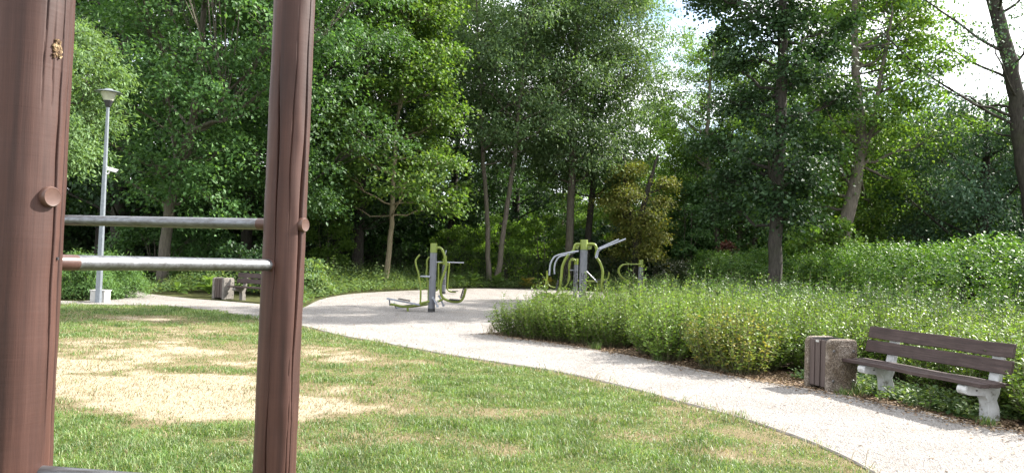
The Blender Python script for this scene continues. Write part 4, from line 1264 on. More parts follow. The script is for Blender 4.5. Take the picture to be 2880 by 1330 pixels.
def wood_tree(p, x, y, s, lab, sz=None):
    sc = (s, s, sz or s)
    if not _used[p]:
        _used[p] = True
        o = protos[p]
        o.location = (x, y, 0)
        o.scale = sc
        o['group'] = BGN
    else:
        o = copy_thing(protos[p], (x, y, 0), rgw.random() * 6.28, sc, '', BGN)
    wooded.append((zone(x, y), y, o, ['dark', 'dark', 'green', 'green'][p]))
    return o
for (p, x, y, s, lab, sz) in [
    (0, -18.5, 37, 1.0, 'a', 1.0), (1, -14.2, 42, 1.0, 'a', 1.05), (0, -8.64, 44.5, 0.95, 'a', 1.0), (1, -23, 44, 1.0, 'a', 1.0), (0, -11.5, 52, 1.05, 'a', 1.1),
    (1, -4.2, 53, 0.9, 'a', 1.05), (0, 0.2, 60, 0.95, 'a', 1.05), (1, -18, 55, 1.1, 'a', 1.1), (0, -29, 40, 1.0, 'a', 1.0), (1, -27, 52, 1.1, 'a', 1.1), (0, -6.8, 62, 1.0, 'a', 1.2),
    (2, 4.4, 70, 0.9, 'c', 0.75), (3, -2, 76, 1.0, 'c', 0.8), (2, 9.5, 66, 0.85, 'c', 0.66), (3, 14.5, 64, 0.9, 'c', 0.72), (2, 19, 60, 1.0, 'c', 0.85), (3, -10, 78, 1.1, 'c', 1.1),
    (2, 24, 56, 1.0, 'c', 0.8), (3, 29, 60, 1.1, 'c', 0.9), (2, 35, 56, 1.1, 'c', 0.75), (3, 1, 90, 1.3, 'c', 0.9), (2, 11, 88, 1.3, 'c', 0.85), (3, 22, 84, 1.3, 'c', 0.9), (2, 33, 80, 1.4, 'c', 0.85),
    (3, 17.2, 44, 0.8, 'b', 0.85), (2, 15.6, 37, 0.62, 'b', 0.62), (3, 21.5, 42, 0.9, 'b', 0.75), (2, 26, 46, 1.0, 'b', 0.7), (3, 24, 36, 0.8, 'b', 0.62), (3, 11.8, 54, 0.62, 'b', 0.72), (2, 10.3, 60, 0.75, 'c', 0.92), (3, 13.8, 51, 0.7, 'b', 0.8), (2, 41, 66, 1.3, 'c', 0.85),
    (3, -38, 60, 1.3, 'c', 1.3), (2, -28, 72, 1.5, 'c', 1.3), (3, -17, 80, 1.3, 'c', 1.3),
]:
    wood_tree(p, x, y, s, lab, sz)
for z in {w[0] for w in wooded}:
    for i, w in enumerate(sorted([w for w in wooded if w[0] == z], key=lambda w: w[1])):
        w[2]['label'] = '%s woodland tree %s, the %s there' % (w[3], z, ORD[i])

# understorey bushes
def bush(name, label, loc, h, r, leaf_mat, seed, leaf=(0.13, 0.08), boughs=14, per=55, group=None, cat='bush', zb=0.5):
    return tree(name, label, loc, [[(0, 0, -0.1, 0.05), (0.1, 0, h * 0.4, 0.035), (0, 0.1, h * 0.85, 0.012)], [(0.1, 0.1, -0.1, 0.04), (-0.3, 0, h * 0.4, 0.03), (-0.4, 0.1, h * 0.75, 0.01)]],
                zb, h, r, leaf_mat, M['bark_grey'], seed, boughs, 12, per, leaf, csize=0.34, group=group, cat=cat, limb_r=0.1)
UB = 'bushes in the wood'
bush('bright_bush', 'bright green bush glowing behind the hedge between the twin stems', (-0.3, 51, 0), 4.2, 2.6, L_LIGHT, 61, group=UB, boughs=18)
bush('bright_bush', 'bright green low bush behind the hedge left of the twin stems', (-3.6, 49, 0), 3.4, 1.7, L_LIGHT, 62, group=UB)
bush('bright_bush', 'sunlit bush just right of the second brown post', (-9.3, 39.5, 0), 4.3, 1.2, L_LIGHT, 63, group=UB, boughs=12, zb=1.2)
bush('bright_bush', 'bright green bush peeping out right of the tall lettered post', (2.0, 50, 0), 4.4, 1.5, L_LIGHT, 64, group=UB)
bush('rounded_bush', 'rounded dense green bush right of the scorched chestnut', (11.3, 50, 0), 7.0, 2.2, L_OAK, 65, (0.12, 0.08), 22, 60, group=UB)
bush('copper_bush', 'small copper-red bush behind the long hedge', (11.9, 43.5, 0), 2.9, 0.6, L_RED, 66, (0.14, 0.08), 8, 40, group=UB)
bush('green_bush', 'leafy green bush beside the foot of the leaning grey trunk', (11.9, 29.5, 0), 3.4, 1.5, L_MAPLE, 68, (0.14, 0.1), group=UB)
bush('green_bush', 'dusky green bush on the path bend behind the oak trunk', (-14.8, 33.5, 0), 2.6, 2.2, L_OAK, 69, group=UB)
bush('green_bush', 'dusky green bush behind the far litter bin', (-9.2, 29.5, 0), 1.7, 1.6, L_DARK, 70, group=UB)
bush('green_bush', 'dusky green bush behind the small far bench', (-7.6, 28.6, 0), 1.15, 1.2, L_COVER, 71, group=UB, zb=0.2)

# thickets closing the wood at ground level
TH = 'thickets deep in the wood'
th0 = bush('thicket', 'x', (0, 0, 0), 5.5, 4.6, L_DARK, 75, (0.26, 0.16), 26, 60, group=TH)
th1 = bush('thicket', 'x', (0, 0, 0), 4.6, 4.2, L_OAK, 76, (0.26, 0.16), 24, 60, group=TH)
thl = []
for k, (x, y, s) in enumerate([(-36, 50, 1.2), (-29, 47, 1.1), (-23, 50, 1.1), (-17.5, 48.5, 1.0), (-13, 57, 1.1), (-8.5, 58, 1.0), (-2.5, 60, 1.0), (3.5, 60, 0.95), (8.5, 58, 1.0), (13.5, 57, 1.0), (19, 53, 1.0),
                               (24, 50, 1.1), (29, 46, 1.1), (34, 50, 1.2), (-16, 70, 1.5), (-6, 72, 1.4), (5, 80, 1.5), (14, 78, 1.5), (25, 70, 1.5), (37, 66, 1.6), (46, 64, 1.7), (-27, 64, 1.6), (-38, 66, 1.7),
                               (-48, 70, 1.8), (0, 100, 2.2), (17, 104, 2.2), (-18, 100, 2.2), (36, 96, 2.2), (-38, 96, 2.2)]):
    src = (th0, th1)[k % 2]
    o = src if k < 2 else copy_thing(src, (0, 0, 0), k * 1.3, (1, 1, 1), '', TH)
    o.location = (x, y, 0)
    o.scale = (s, s, s * 0.85)
    thl.append((zone(x, y), y, o, ('dark', 'green')[k % 2]))
for z in {w[0] for w in thl}:
    for i, w in enumerate(sorted([w for w in thl if w[0] == z], key=lambda w: w[1])):
        w[2]['label'] = '%s bushy thicket %s, the %s there' % (w[3], z, ORD[i])

# feathery plants by the lamp
bush('feathery_bush', 'soft feathery green bush left of the lamp pole', (-12.3, 22.9, 0), 1.15, 1.0, L_FEATHER, 72, (0.10, 0.02), 14, 110, group='feathery bushes by the lamp', zb=0.15)
bush('feathery_bush', 'soft feathery green bush right of the lamp pole', (-11.9, 23.7, 0), 1.15, 0.75, L_FEATHER, 73, (0.10, 0.02), 12, 110, group='feathery bushes by the lamp', zb=0.15)
bush('feathery_bush', 'soft feathery green bush half hidden by the near brown post', (-13.9, 23.1, 0), 1.1, 1.0, L_FEATHER, 74, (0.10, 0.02), 12, 110, group='feathery bushes by the lamp', zb=0.15)

# ------------------------------------------------------------------ hedges
def hedge(name, label, a, b, width, h, mat, seed, dens, leaf, wild, dark=False):
    rg = np.random.default_rng(seed)
    a, b = np.array(a, float), np.array(b, float)
    L = np.linalg.norm(b - a)
    t = (b - a) / L
    n = np.array([-t[1], t[0]])
    root = thing(name, label, 'hedge', (a[0], a[1], 0))
    # sprays: short flat shoots set over the faces and the top
    area = L * (2 * h + width)
    ns = int(area * dens / 9)
    u = rg.random(ns) * L
    w = rg.random(ns) * (2 * h + width)
    side = np.where(w < h, -1, np.where(w < h + width, 0, 1))
    off = np.where(side == -1, -width / 2, np.where(side == 1, width / 2, (w - h) - width / 2))
    z = np.where(side == -1, w, np.where(side == 1, w - h - width, h))
    bulge = (vnoise(u + 3, z * 1.5 + 7, 0.9, seed) - 0.5) * wild * 1.6
    depth = rg.exponential(0.16, ns) - wild * 0.5
    nx = np.where(side == 0, 0, side)
    nz = np.where(side == 0, 1.0, 0.0)
    off = off + nx * (bulge - depth)
    z = np.maximum(0.05, z + nz * (bulge - depth) + rg.normal(size=ns) * 0.03)
    P0 = np.stack([t[0] * u + n[0] * off, t[1] * u + n[1] * off, z], 1)
    o3 = np.stack([n[0] * nx, n[1] * nx, nz], 1)
    sd = unit(o3 * 0.9 + rnd_dir(rg, ns) * 0.8 + np.array([0, 0, 0.25]))
    LP, LD, LN, LL = [], [], [], []
    for k in range(9):
        P = P0 + sd * (k * leaf * 0.42 + rg.random((ns, 1)) * 0.02)
        lat = unit(np.cross(sd, rnd_dir(rg, ns) * 0.3 + np.array([0, 0, 1.0])))
        d = unit(sd * 0.6 + lat * (1 if k % 2 else -1) * 0.8 + rnd_dir(rg, ns) * 0.3 + np.array([0, 0, -0.12]))
        LP.append(P)
        LD.append(d)
        LN.append(np.array([0, 0, 1.0]) + rnd_dir(rg, ns) * 0.5 + o3 * 0.3)
        LL.append(leaf * (0.6 + 0.6 * rg.random(ns)))
    v, f = leaf_arrays(*map(np.concatenate, (LP, LD, LN)), np.concatenate(LL), np.concatenate(LL) * 0.6)
    link('foliage', mesh_np('foliage', v, f, mat), root)
    T = Tubes()
    for k in range(int(L * 4)):
        uu = rg.random() * L
        oo = rg.normal() * width * 0.12
        p = np.array([t[0] * uu + n[0] * oo, t[1] * uu + n[1] * oo, -0.05])
        e = p + np.array([rg.normal() * 0.2, rg.normal() * 0.2, h * (0.75 + 0.15 * rg.random())])
        T.add(bez(p, (p + e) / 2 + rg.normal(size=3) * 0.12, e, 5), np.linspace(0.028, 0.008, 5), 5)
    link('stems', T.mesh('stems', M['bark_dark']), root)['kind'] = 'stuff'
    return root
hedge('hornbeam_hedge', 'tall loose bright green hornbeam hedge behind the shrub bed', (10.6, 13.5), (10.6, 42.5), 1.4, 1.8, L_HEDGE, 81, 560, 0.095, 0.34)
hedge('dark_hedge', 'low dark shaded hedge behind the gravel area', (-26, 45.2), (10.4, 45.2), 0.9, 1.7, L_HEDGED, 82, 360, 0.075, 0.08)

# ------------------------------------------------------------------ shrub bed
SB = 'low shrubs of the planting bed'
shr = []
def shrub_proto(seed, h, r, shoots, nodes, leaf, mat, base=0.15):
    return shrub_mesh(seed, h, r, shoots, nodes, leaf, mat, base=base)
variants = {'g': [shrub_proto(90 + i, 1.0, 0.54, 80, 20, 0.066, L_SHRUB) for i in range(4)],
            'y': [shrub_proto(97 + i, 1.0, 0.53, 80, 20, 0.060, L_SHRUBY) for i in range(2)],
            'd': [shrub_proto(100 + i, 1.0, 0.56, 72, 18, 0.074, L_SHRUBD) for i in range(3)]}
shrubs = []
rgs = np.random.default_rng(5)
placed = []
bench_c, ax2, nb2 = np.array([4.93, 9.27]), np.array([0.28, -0.96]), np.array([0.96, 0.28])
def shrub_here(x, y, kind, h, lab, s=1.0):
    fol, stm = variants[kind][int(rgs.integers(len(variants[kind])))]
    t = thing('shrub', 'x', 'shrub', (x, y, 0), float(rgs.random() * 6.28), SB)
    shrubs.append((lab, x, y, t))
    t.scale = (s, s, h)
    link('foliage', fol, t)
    link('stems', stm, t)['kind'] = 'stuff'
for gy in np.arange(7.0, 33, 0.74):
    for gx in np.arange(-0.8, 10.0, 0.78):
        x, y = gx + rgs.normal() * 0.13 + (0.39 if int(gy / 0.74) % 2 else 0), gy + rgs.normal() * 0.13
        if x > 0.70 * y + 0.9 or x > 9.9:
            continue
        if not inside(BED, np.array([x]), np.array([y]))[0]:
            continue
        e = float(dist_line(BED_EDGE, np.array([x]), np.array([y]))[0])
        e2 = float(dist_line(PLAZA[-36:], np.array([x]), np.array([y]))[0])
        if min(e, e2) < 0.26:
            continue
        q = np.array([x, y]) - bench_c
        s_, w_ = q @ ax2, q @ nb2
        if -1.95 < s_ < 2.4 and w_ < 0.55:
            continue
        if math.hypot(x - 8.35, y - 25) < 0.5 or (e > 5 and rgs.random() < 0.45) or y > 30:
            continue
        # hidden deep rows behind the front ones can be thinner
        hh = 1.0 + 0.02 * min(e, 4) + rgs.normal() * 0.08
        if e < 1.0:
            kind, lab = ('y', 'yellow') if (vnoise(np.array([x * 1.0]), np.array([y]), 1.1, 12)[0] > 0.6) else ('g', 'front')
            hh = (0.88 if y > 14.6 else 1.0) + rgs.normal() * 0.08
        elif e < 4.5 and y < 22:
            kind, lab = 'g', 'mid'
        else:
            kind, lab = 'd', 'back'
            hh += 0.1
        if -2.2 < s_ < 1.6 and 0.5 < w_ < 1.6:
            lab, kind = 'bench', 'g'
            hh = 0.95
        shrub_here(x, y, kind, hh, lab, 0.95 + 0.2 * rgs.random())
for (x, y, k, h) in ((0.12, 16.02, 'g', 0.80), (0.55, 15.62, 'g', 0.90), (0.75, 16.3, 'g', 0.92), (1.2, 16.75, 'g', 0.95), (1.05, 15.35, 'g', 0.88)):
    shrub_here(x, y, k, h, 'front', 0.98)
CARD = ['first', 'second', 'third', 'fourth', 'fifth', 'sixth', 'seventh', 'eighth', 'ninth', 'tenth', 'eleventh', 'twelfth', 'thirteenth', 'fourteenth', 'fifteenth', 'sixteenth', 'seventeenth', 'eighteenth',
        'nineteenth', 'twentieth', 'twenty-first', 'twenty-second', 'twenty-third', 'twenty-fourth']
fr = sorted([q for q in shrubs if q[0] in ('front', 'yellow')], key=lambda q: math.hypot(q[1] - 4.2, q[2] - 10.4))
for i, q in enumerate(fr):
    q[3]['label'] = '%s path-side shrub of the bed, %s from the litter bin' % ('yellow-tipped' if q[0] == 'yellow' else 'green', CARD[min(i, 23)])
bh = sorted([q for q in shrubs if q[0] == 'bench'], key=lambda q: -q[2])
for i, q in enumerate(bh):
    q[3]['label'] = 'low green shrub behind the bench, %s from its far end' % CARD[i]
SZ = [(1500, 'below the tall lettered machine'), (1720, 'in front of the tall lettered machine'), (1860, 'around the machine with the looped bar'), (2060, 'left of the dark straight trunk'), (2260, 'round the foot of the dark straight trunk'),
      (2450, 'behind the litter bin'), (2650, 'beyond the bench'), (9999, 'beyond the near end of the bench')]
for lab, x, y, o in shrubs:
    if lab in ('mid', 'back'):
        p = 1440 + 2217 * x / y
        z = next(n for lim, n in SZ if p < lim)
        o['label'] = ('low green shrub in the middle rows ' if lab == 'mid' else 'taller dusky shrub in the back rows ') + z
        o['group'] = SB + ', ' + lab + ' ' + z

# ------------------------------------------------------------------ ground cover and broad-leaved plants
def cover():
    rg = np.random.default_rng(15)
    LP, LD, LN, LL = [], [], [], []
    pl = PLAZA
    pts = []
    n = 5200
    x = rg.uniform(-14, 9, n * 3)
    y = rg.uniform(22.5, 44.6, n * 3)
    d = dist_line(pl, x, y)
    ok = (~inside(PATH, x, y)) & (d > 0.12) & (d < 5.2) & ((x < 0) | (y > 38)) & ~((x < -6.4) & (y < 26.6))
    x, y, d = x[ok], y[ok], d[ok]
    h = np.clip(0.26 + 0.32 * d, 0.25, 1.0) * (0.6 + 0.6 * vnoise(x + 20, y, 1.3, 3)) * (0.75 + 0.5 * rg.random(len(x)))
    for k in range(10):
        q = (k + 1) / 10
        an = rg.random(len(x)) * 6.28
        dd = np.stack([np.cos(an), np.sin(an), 0.25 + 0.3 * rg.normal(size=len(x))], 1)
        P = np.stack([x + rg.normal(size=len(x)) * 0.09, y + rg.normal(size=len(x)) * 0.09, h * (0.15 + 0.85 * q)], 1)
        LP.append(P); LD.append(dd)
        LN.append(np.array([0, 0, 1.0]) + rnd_dir(rg, len(x)) * 0.45)
        LL.append((0.13 - 0.05 * q) * (0.7 + 0.6 * rg.random(len(x))))
    v, f = leaf_arrays(*map(np.concatenate, (LP, LD, LN)), np.concatenate(LL), np.concatenate(LL) * 0.6)
    tag(link('ground_cover', mesh_np('ground_cover', v, f, L_COVER)), 'nettles and weeds growing round the far gravel edge', kind='stuff')
cover()

def broad_leaf_mesh(mat):
    n, v, f = 6, [], []
    for i in range(n + 1):
        t = i / n
        w = 0.30 * math.sin(PI * min(1, t * 0.95 + 0.03)) ** 0.8
        z = 0.55 * t - 0.62 * t * t
        for s in (-1, 0, 1):
            v.append((t * 0.95, s * w, z + (0.06 if s else 0.0) - 0.02 * t))
    for i in range(n):
        for s in range(2):
            a = i * 3 + s
            f.append((a, a + 1, a + 4, a + 3))
    return mesh_np('leaf', v, f, mat, True)
BL, BLY = broad_leaf_mesh(L_HOSTA), broad_leaf_mesh(L_HOSTAY)
def broad_plant(label, loc, size, n, me, seed, group):
    rg = random.Random(seed)
    t = thing('broad_leaved_plant', label, 'plant', loc, rg.random() * 6, group)
    for k in range(n):
        o = link('leaf', me, t)
        ring = k / n
        s = size * (0.75 + 0.4 * rg.random()) * (1.05 - 0.35 * ring)
        o.scale = (s, s, s * (0.8 + 0.3 * rg.random()))
        o.rotation_euler = (rg.gauss(0, 0.15), -0.15 - 0.75 * ring + rg.gauss(0, 0.1), k * 2.4)
        o.location = (0.04 * math.cos(k * 2.4), 0.04 * math.sin(k * 2.4), size * (0.12 + 0.6 * ring))
    return t
BP = 'broad-leaved plants at the gravel edge'
broad_plant('broad-leaved green plant beside the far litter bin', (-9.75, 25.75, 0), 0.62, 18, BL, 1, BP)
broad_plant('small broad-leaved plant left of the large one by the far litter bin', (-11.15, 26.6, 0), 0.36, 11, BL, 2, BP)
broad_plant('broad-leaved plant just right of the hanging swing machine', (-1.95, 42.2, 0), 0.7, 16, BL, 3, BP)
broad_plant('broad-leaved plant in front of the twin-stemmed tree', (-0.75, 43.2, 0), 0.7, 16, BL, 4, BP)
broad_plant('broad-leaved plant between the swing machine and the twin-stemmed tree', (-2.75, 41.4, 0), 0.6, 14, BL, 8, BP)
broad_plant('yellowing broad-leaved plant right of the twin-stemmed tree', (0.9, 43.7, 0), 0.6, 15, BLY, 5, BP)
broad_plant('yellowing broad-leaved plant left of the smaller lettered machine', (2.1, 44.0, 0), 0.6, 15, BLY, 6, BP)
broad_plant('yellow-brown broad-leaved plant beyond the smaller lettered machine', (3.9, 43.6, 0), 0.55, 13, BLY, 7, BP)

# tall weeds by the left edge of the gravel, each stem a plant
def small_leaf_mesh(mat):
    v = [(0, 0, 0), (0.35, 0.26, 0.05), (0.75, 0.2, 0.04), (1.0, 0, -0.08), (0.75, -0.2, 0.04), (0.35, -0.26, 0.05), (0.5, 0, 0)]
    f = [(0, 6, 1), (1, 6, 2), (2, 6, 3), (3, 6, 4), (4, 6, 5), (5, 6, 0)]
    return mesh_np('leaf', v, f, mat, True)
SL, SLL = small_leaf_mesh(L_COVER), small_leaf_mesh(L_LIGHT)
def leafy_stem(name, label, loc, stems, leaf, seed, group, me=None):
    """stems: list of (dx, dy, height, leaf pairs)"""
    rg = random.Random(seed)
    t = thing(name, label, 'plant', loc, 0, group)
    T = Tubes()
    for (dx, dy, h, n) in stems:
        a, b = np.array([dx * 0.3, dy * 0.3, -0.02]), np.array([dx, dy, h])
        m = (a + b) / 2 + np.array([rg.gauss(0, 0.03), rg.gauss(0, 0.03), 0.05])
        T.add(bez(a, m, b, 7), np.linspace(0.008, 0.003, 7), 5)
        for k in range(n):
            q = 0.2 + 0.8 * (k + 0.5) / n
            p = (1 - q) ** 2 * a + 2 * q * (1 - q) * m + q * q * b
            for sd in (0, PI):
                o = link('leaf', me or SL, t)
                s = leaf * (1.1 - 0.6 * q) * (0.8 + 0.4 * rg.random())
                o.scale = (s, s, s)
                o.location = p
                o.rotation_euler = (rg.gauss(0, 0.25), -0.25 + rg.gauss(0, 0.25), sd + k * 1.57 + rg.gauss(0, 0.3))
    link('stem', T.mesh('stem', M['twig']), t)
    return t
WD = 'tall weeds at the gravel edge'
leafy_stem('tall_weed', 'tallest weed on the left edge of the gravel area', (-6.85, 30.2, 0), [(0.05, 0, 1.5, 12), (0.25, 0.1, 1.1, 9), (-0.2, 0, 1.2, 9)], 0.26, 3, WD)
leafy_stem('tall_weed', 'tall weed standing before the young maple trunk', (-5.75, 33.9, 0), [(0.0, 0, 1.25, 10), (0.2, 0.1, 0.9, 8)], 0.25, 4, WD)
leafy_stem('tall_weed', 'bushy weed on the gravel edge right of the second brown post', (-6.7, 27.4, 0), [(0.0, 0, 0.8, 8), (0.2, 0.1, 0.7, 7), (-0.25, 0.1, 0.75, 7)], 0.2, 5, WD)
NB = 'plants round the bench'
leafy_stem('young_plant', 'bright young plant growing under the middle of the bench', (4.78, 8.98, 0), [(0.0, 0, 0.26, 4), (0.07, 0.03, 0.2, 3), (-0.06, -0.02, 0.16, 3)], 0.13, 6, NB, SLL)
leafy_stem('young_plant', 'low dark-leaved plant under the bench beside its near support', (5.12, 8.62, 0), [(0.1, 0.1, 0.2, 4), (-0.1, 0.1, 0.24, 4), (0.0, -0.1, 0.18, 3)], 0.13, 7, NB)
leafy_stem('young_plant', 'small plant sprouting before the far support of the bench', (4.5, 9.55, 0), [(0.0, 0, 0.14, 3), (0.06, 0.02, 0.1, 3)], 0.08, 8, NB, SLL)
leafy_stem('large_leaved_bush', 'tall large-leaved plant just past the near end of the bench', (6.05, 8.75, 0),
           [(0.0, 0, 1.35, 10), (0.25, 0.2, 1.15, 9), (-0.15, 0.15, 1.2, 9), (0.3, -0.2, 0.95, 8), (-0.3, 0.4, 1.0, 8), (0.1, -0.35, 0.8, 7), (0.5, 0.3, 1.1, 8)], 0.15, 9, NB, SL)
leafy_stem('large_leaved_bush', 'large-leaved plant at the right edge behind the bench', (6.75, 9.5, 0),
           [(0.0, 0, 1.3, 10), (0.25, 0.2, 1.05, 9), (-0.25, 0.15, 1.15, 9), (0.3, -0.2, 0.9, 8), (-0.1, -0.3, 0.8, 7)], 0.15, 10, NB, SL)

# ------------------------------------------------------------------ lawn grass (two masses of blades)
def blades(x, y, h, w, lean, rg):
    n = len(x)
    an = rg.random(n) * 6.28
    la = rg.random(n) * 6.28
    wx, wy = np.cos(an) * w / 2, np.sin(an) * w / 2
    lx, ly = np.cos(la) * lean * h, np.sin(la) * lean * h
    z0 = np.zeros(n)
    A = np.stack([x - wx, y - wy, z0], 1)
    B = np.stack([x + wx, y + wy, z0], 1)
    C = np.stack([x + wx * 0.7 + lx * 0.35, y + wy * 0.7 + ly * 0.35, h * 0.6], 1)
    D = np.stack([x - wx * 0.7 + lx * 0.35, y - wy * 0.7 + ly * 0.35, h * 0.6], 1)
    E_ = np.stack([x + lx, y + ly, h * (1 - 0.35 * lean)], 1)
    v = np.stack([A, B, C, D, E_], 1).reshape(-1, 3)
    b = np.arange(n)[:, None] * 5
    f = np.concatenate([np.hstack([b, b + 1, b + 2]), np.hstack([b, b + 2, b + 3]), np.hstack([b + 3, b + 2, b + 4])])
    return v, f

def grass():
    rg = np.random.default_rng(33)
    X, Y = [], []
    for (y0, y1, dens) in ((4.9, 7.5, 4300), (7.5, 10.5, 3000), (10.5, 14.5, 1700), (14.5, 21.2, 1000)):
        xa, xb = -0.70 * y1 - 0.5, 3.1
        n = int((y1 - y0) * (xb - xa) * dens)
        x, y = rg.uniform(xa, xb, n), rg.uniform(y0, y1, n)
        ok = (x > -0.68 * y - 0.4)
        X.append(x[ok]); Y.append(y[ok])
    x, y = np.concatenate(X), np.concatenate(Y)
    ok = inside(LAWN_EDGE + [(-20, -4)], x, y) | (dist_line(LAWN_EDGE, x, y) < 0.16 * vnoise(x + 70, y + 70, 0.35, 4) ** 2 * rg.random(len(x)) * 2)
    x, y = x[ok], y[ok]
    d = dryness(x, y)
    cl = vnoise(x * 1.0 + 50, y + 50, 0.16, 8)              # tufts
    u = rg.random(len(x))
    green = (u > d * 1.12 - 0.02) | ((cl > 0.90) & (u > 0.5))
    e = dist_line(LAWN_EDGE, x, y)
    far = np.clip((y - 6) / 12, 0, 1)
    h = (0.022 + 0.055 * vnoise(x + 9, y + 3, 0.45, 6) ** 1.3 * 0.75 + 0.05 * np.clip(cl - 0.45, 0, 1)) * (0.5 + 1.0 * rg.random(len(x)))
    h = h * np.where(e < 0.25, 1.25, 1.0)
    w = 0.0068 + 0.006 * far
    gs = green & (rg.random(len(x)) < np.clip(1.15 - 0.85 * d, 0.05, 1))
    v, f = blades(x[gs], y[gs], h[gs] * (1 - 0.35 * d[gs]), w[gs], 0.35 + 0.75 * rg.random(gs.sum()), rg)
    tag(link('grass', mesh_np('grass', v, f, L_GRASS)), 'short green grass blades of the lawn', kind='stuff')
    ss = (~green) & (rg.random(len(x)) < 0.26)
    ss |= green & (rg.random(len(x)) < 0.10)
    hs = h * 0.75
    edge_tall = (e < 0.3) & (rg.random(len(x)) < 0.05)
    hs = np.where(edge_tall, 0.13 + 0.08 * rg.random(len(x)), hs)
    v, f = blades(x[ss], y[ss], hs[ss], w[ss] * 0.9, 0.5 + 0.9 * rg.random(ss.sum()), rg)
    tag(link('dry_grass', mesh_np('dry_grass', v, f, L_STRAW)), 'straw-coloured dry grass on the sandy lawn patches', kind='stuff')
grass()

# a grass tuft by the bin and weeds at the bed edge
def tuft(label, loc, n, h, seed, mat):
    rg = np.random.default_rng(seed)
    x, y = rg.normal(size=n) * 0.05, rg.normal(size=n) * 0.05
    v, f = blades(x, y, h * (0.6 + 0.5 * rg.random(n)), np.full(n, 0.009), 0.4 + 0.6 * rg.random(n), rg)
    o = link('grass_tuft', mesh_np('grass_tuft', v, f, mat))
    o.location = loc
    tag(o, label, 'grass tuft', 'grass tufts along the bed')
tuft('green grass tuft between the litter bin and the bench', (4.42, 9.95, 0.005), 70, 0.24, 1, L_GRASS)
tuft('low green tuft at the foot of the litter bin', (4.22, 9.88, 0.005), 60, 0.13, 2, L_GRASS)
tuft('dry tuft at the corner of the shrub bed by the gravel', (-0.35, 16.25, 0.005), 60, 0.35, 3, L_STRAW)
tuft('grass tuft at the foot of the near bench support', (4.98, 8.2, 0.005), 60, 0.15, 4, L_GRASS)
tuft('grass tuft at the bed edge, just left of the yellow-tipped shrubs', (2.45, 12.75, 0.005), 70, 0.2, 5, L_GRASS)
tuft('grass tuft at the bed edge, second from the exercise area', (1.55, 14.15, 0.005), 70, 0.2, 6, L_GRASS)

# leaf litter and gravel stones
def scatter_litter():
    rg = np.random.default_rng(44)
    n = 26000
    i = rg.integers(0, len(BED_EDGE) - 1, n)
    Lb = np.array(BED_EDGE)
    q = rg.random((n, 1))
    p = Lb[i] * (1 - q) + Lb[i + 1] * q
    off = np.where(rg.random(n) < 0.07, -rg.exponential(0.10, n), rg.random(n) * 1.3)
    tt = unit(Lb[i + 1] - Lb[i])
    x = p[:, 0] - tt[:, 1] * off
    y = p[:, 1] + tt[:, 0] * off
    ok = (y > 6.5)
    x, y = x[ok], y[ok]
    n = len(x)
    P = np.stack([x, y, 0.014 + rg.random(n) * 0.012], 1)
    an = rg.random(n) * 6.28
    D = np.stack([np.cos(an), np.sin(an), rg.normal(size=n) * 0.25], 1)
    L = 0.02 + 0.035 * rg.random(n)
    v, f = leaf_arrays(P, D, np.array([0, 0, 1.0]) + rnd_dir(rg, n) * 0.5, L, L * 0.55)
    tag(link('leaf_litter', mesh_np('leaf_litter', v, f, L_LITTER)), 'dry brown leaf litter along the shrub bed edge', kind='stuff')
scatter_litter()

def stones():
    rg = np.random.default_rng(55)
    n = 48000
    y = 5.5 + 22 * rg.random(n) ** 1.7
    x = rg.uniform(-7, 6, n)
    ok = inside(PATH, x, y) & (x < 0.7 * y + 0.3)
    x, y = x[ok], y[ok]
    n = len(x)
    s = 0.005 + 0.010 * rg.random(n) ** 2 + 0.0003 * y
    c = np.stack([x, y, np.full(n, 0.012)], 1)
    ax_ = rg.random(n) * 6.28
    dx, dy = np.cos(ax_) * s, np.sin(ax_) * s
    k = 0.6 + 0.5 * rg.random(n)
    v = np.stack([c + np.stack([dx, dy, s * 0], 1), c + np.stack([-dy * k, dx * k, s * 0], 1), c - np.stack([dx, dy, s * 0], 1), c - np.stack([-dy * k, dx * k, s * 0], 1),
                  c + np.stack([dx * 0.2, dy * 0.3, s * 0.9], 1)], 1).reshape(-1, 3)
    b = np.arange(n)[:, None] * 5
    f = np.concatenate([np.hstack([b, b + 1, b + 4]), np.hstack([b + 1, b + 2, b + 4]), np.hstack([b + 2, b + 3, b + 4]), np.hstack([b + 3, b, b + 4])])
    tag(link('gravel', mesh_np('gravel', v, f, M['stone'])), 'loose pale gravel stones on the path', kind='stuff')
stones()

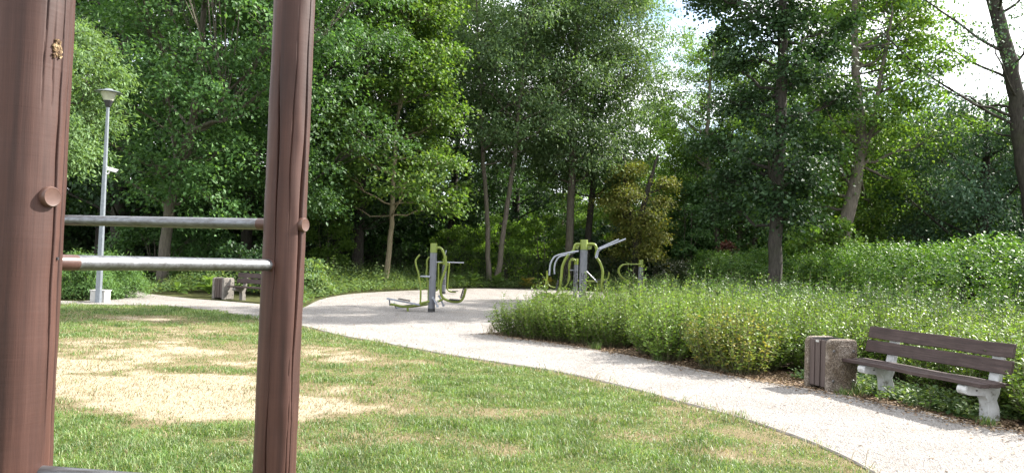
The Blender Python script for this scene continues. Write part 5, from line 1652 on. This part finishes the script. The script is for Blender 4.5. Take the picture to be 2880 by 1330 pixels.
# fallen leaves and twigs lying on the gravel and lawn
def debris():
    rg = np.random.default_rng(66)
    n = 5200
    y = 5.5 + 30 * rg.random(n) ** 1.4
    x = rg.uniform(-9, 7, n)
    ok = (inside(PATH, x, y) | ((rg.random(n) < 0.25) & inside(LAWN_EDGE + [(-20, -4)], x, y))) & (x < 0.7 * y)
    x, y = x[ok], y[ok]
    n = len(x)
    P = np.stack([x, y, 0.018 + rg.random(n) * 0.01], 1)
    an = rg.random(n) * 6.28
    D = np.stack([np.cos(an), np.sin(an), rg.normal(size=n) * 0.2], 1)
    L = 0.015 + 0.04 * rg.random(n) ** 2
    v, f = leaf_arrays(P, D, np.array([0, 0, 1.0]) + rnd_dir(rg, n) * 0.4, L, L * (0.15 + 0.5 * rg.random(n)))
    tag(link('fallen_leaves', mesh_np('fallen_leaves', v, f, L_LITTER)), 'small brown fallen leaves and twigs strewn over the gravel', kind='stuff')
debris()

# weeds creeping under and around the bench
def bed_weeds():
    rg = np.random.default_rng(77)
    n = 1500
    sx, w = rg.uniform(-2.3, 2.2, n), rg.uniform(-0.22, 0.75, n) ** 1.0
    x = bench_c[0] + ax2[0] * sx + nb2[0] * w
    y = bench_c[1] + ax2[1] * sx + nb2[1] * w
    ok = (vnoise(x + 12, y + 3, 0.42, 9) + 0.35 * w > 0.56) & ~inside(PATH, x, y)
    x, y = x[ok], y[ok]
    LP, LD, LN, LL = [], [], [], []
    for k in range(7):
        an = rg.random(len(x)) * 6.28
        LP.append(np.stack([x + rg.normal(size=len(x)) * 0.03, y + rg.normal(size=len(x)) * 0.03, 0.02 + 0.022 * k * rg.random(len(x))], 1))
        LD.append(np.stack([np.cos(an), np.sin(an), 0.45 + 0.3 * rg.normal(size=len(x))], 1))
        LN.append(np.array([0, 0, 1.0]) + rnd_dir(rg, len(x)) * 0.4)
        LL.append(0.04 + 0.05 * rg.random(len(x)))
    v, f = leaf_arrays(*map(np.concatenate, (LP, LD, LN)), np.concatenate(LL), np.concatenate(LL) * 0.55)
    tag(link('weeds', mesh_np('weeds', v, f, L_COVER)), 'small green weeds creeping under and behind the bench', kind='stuff')
bed_weeds()
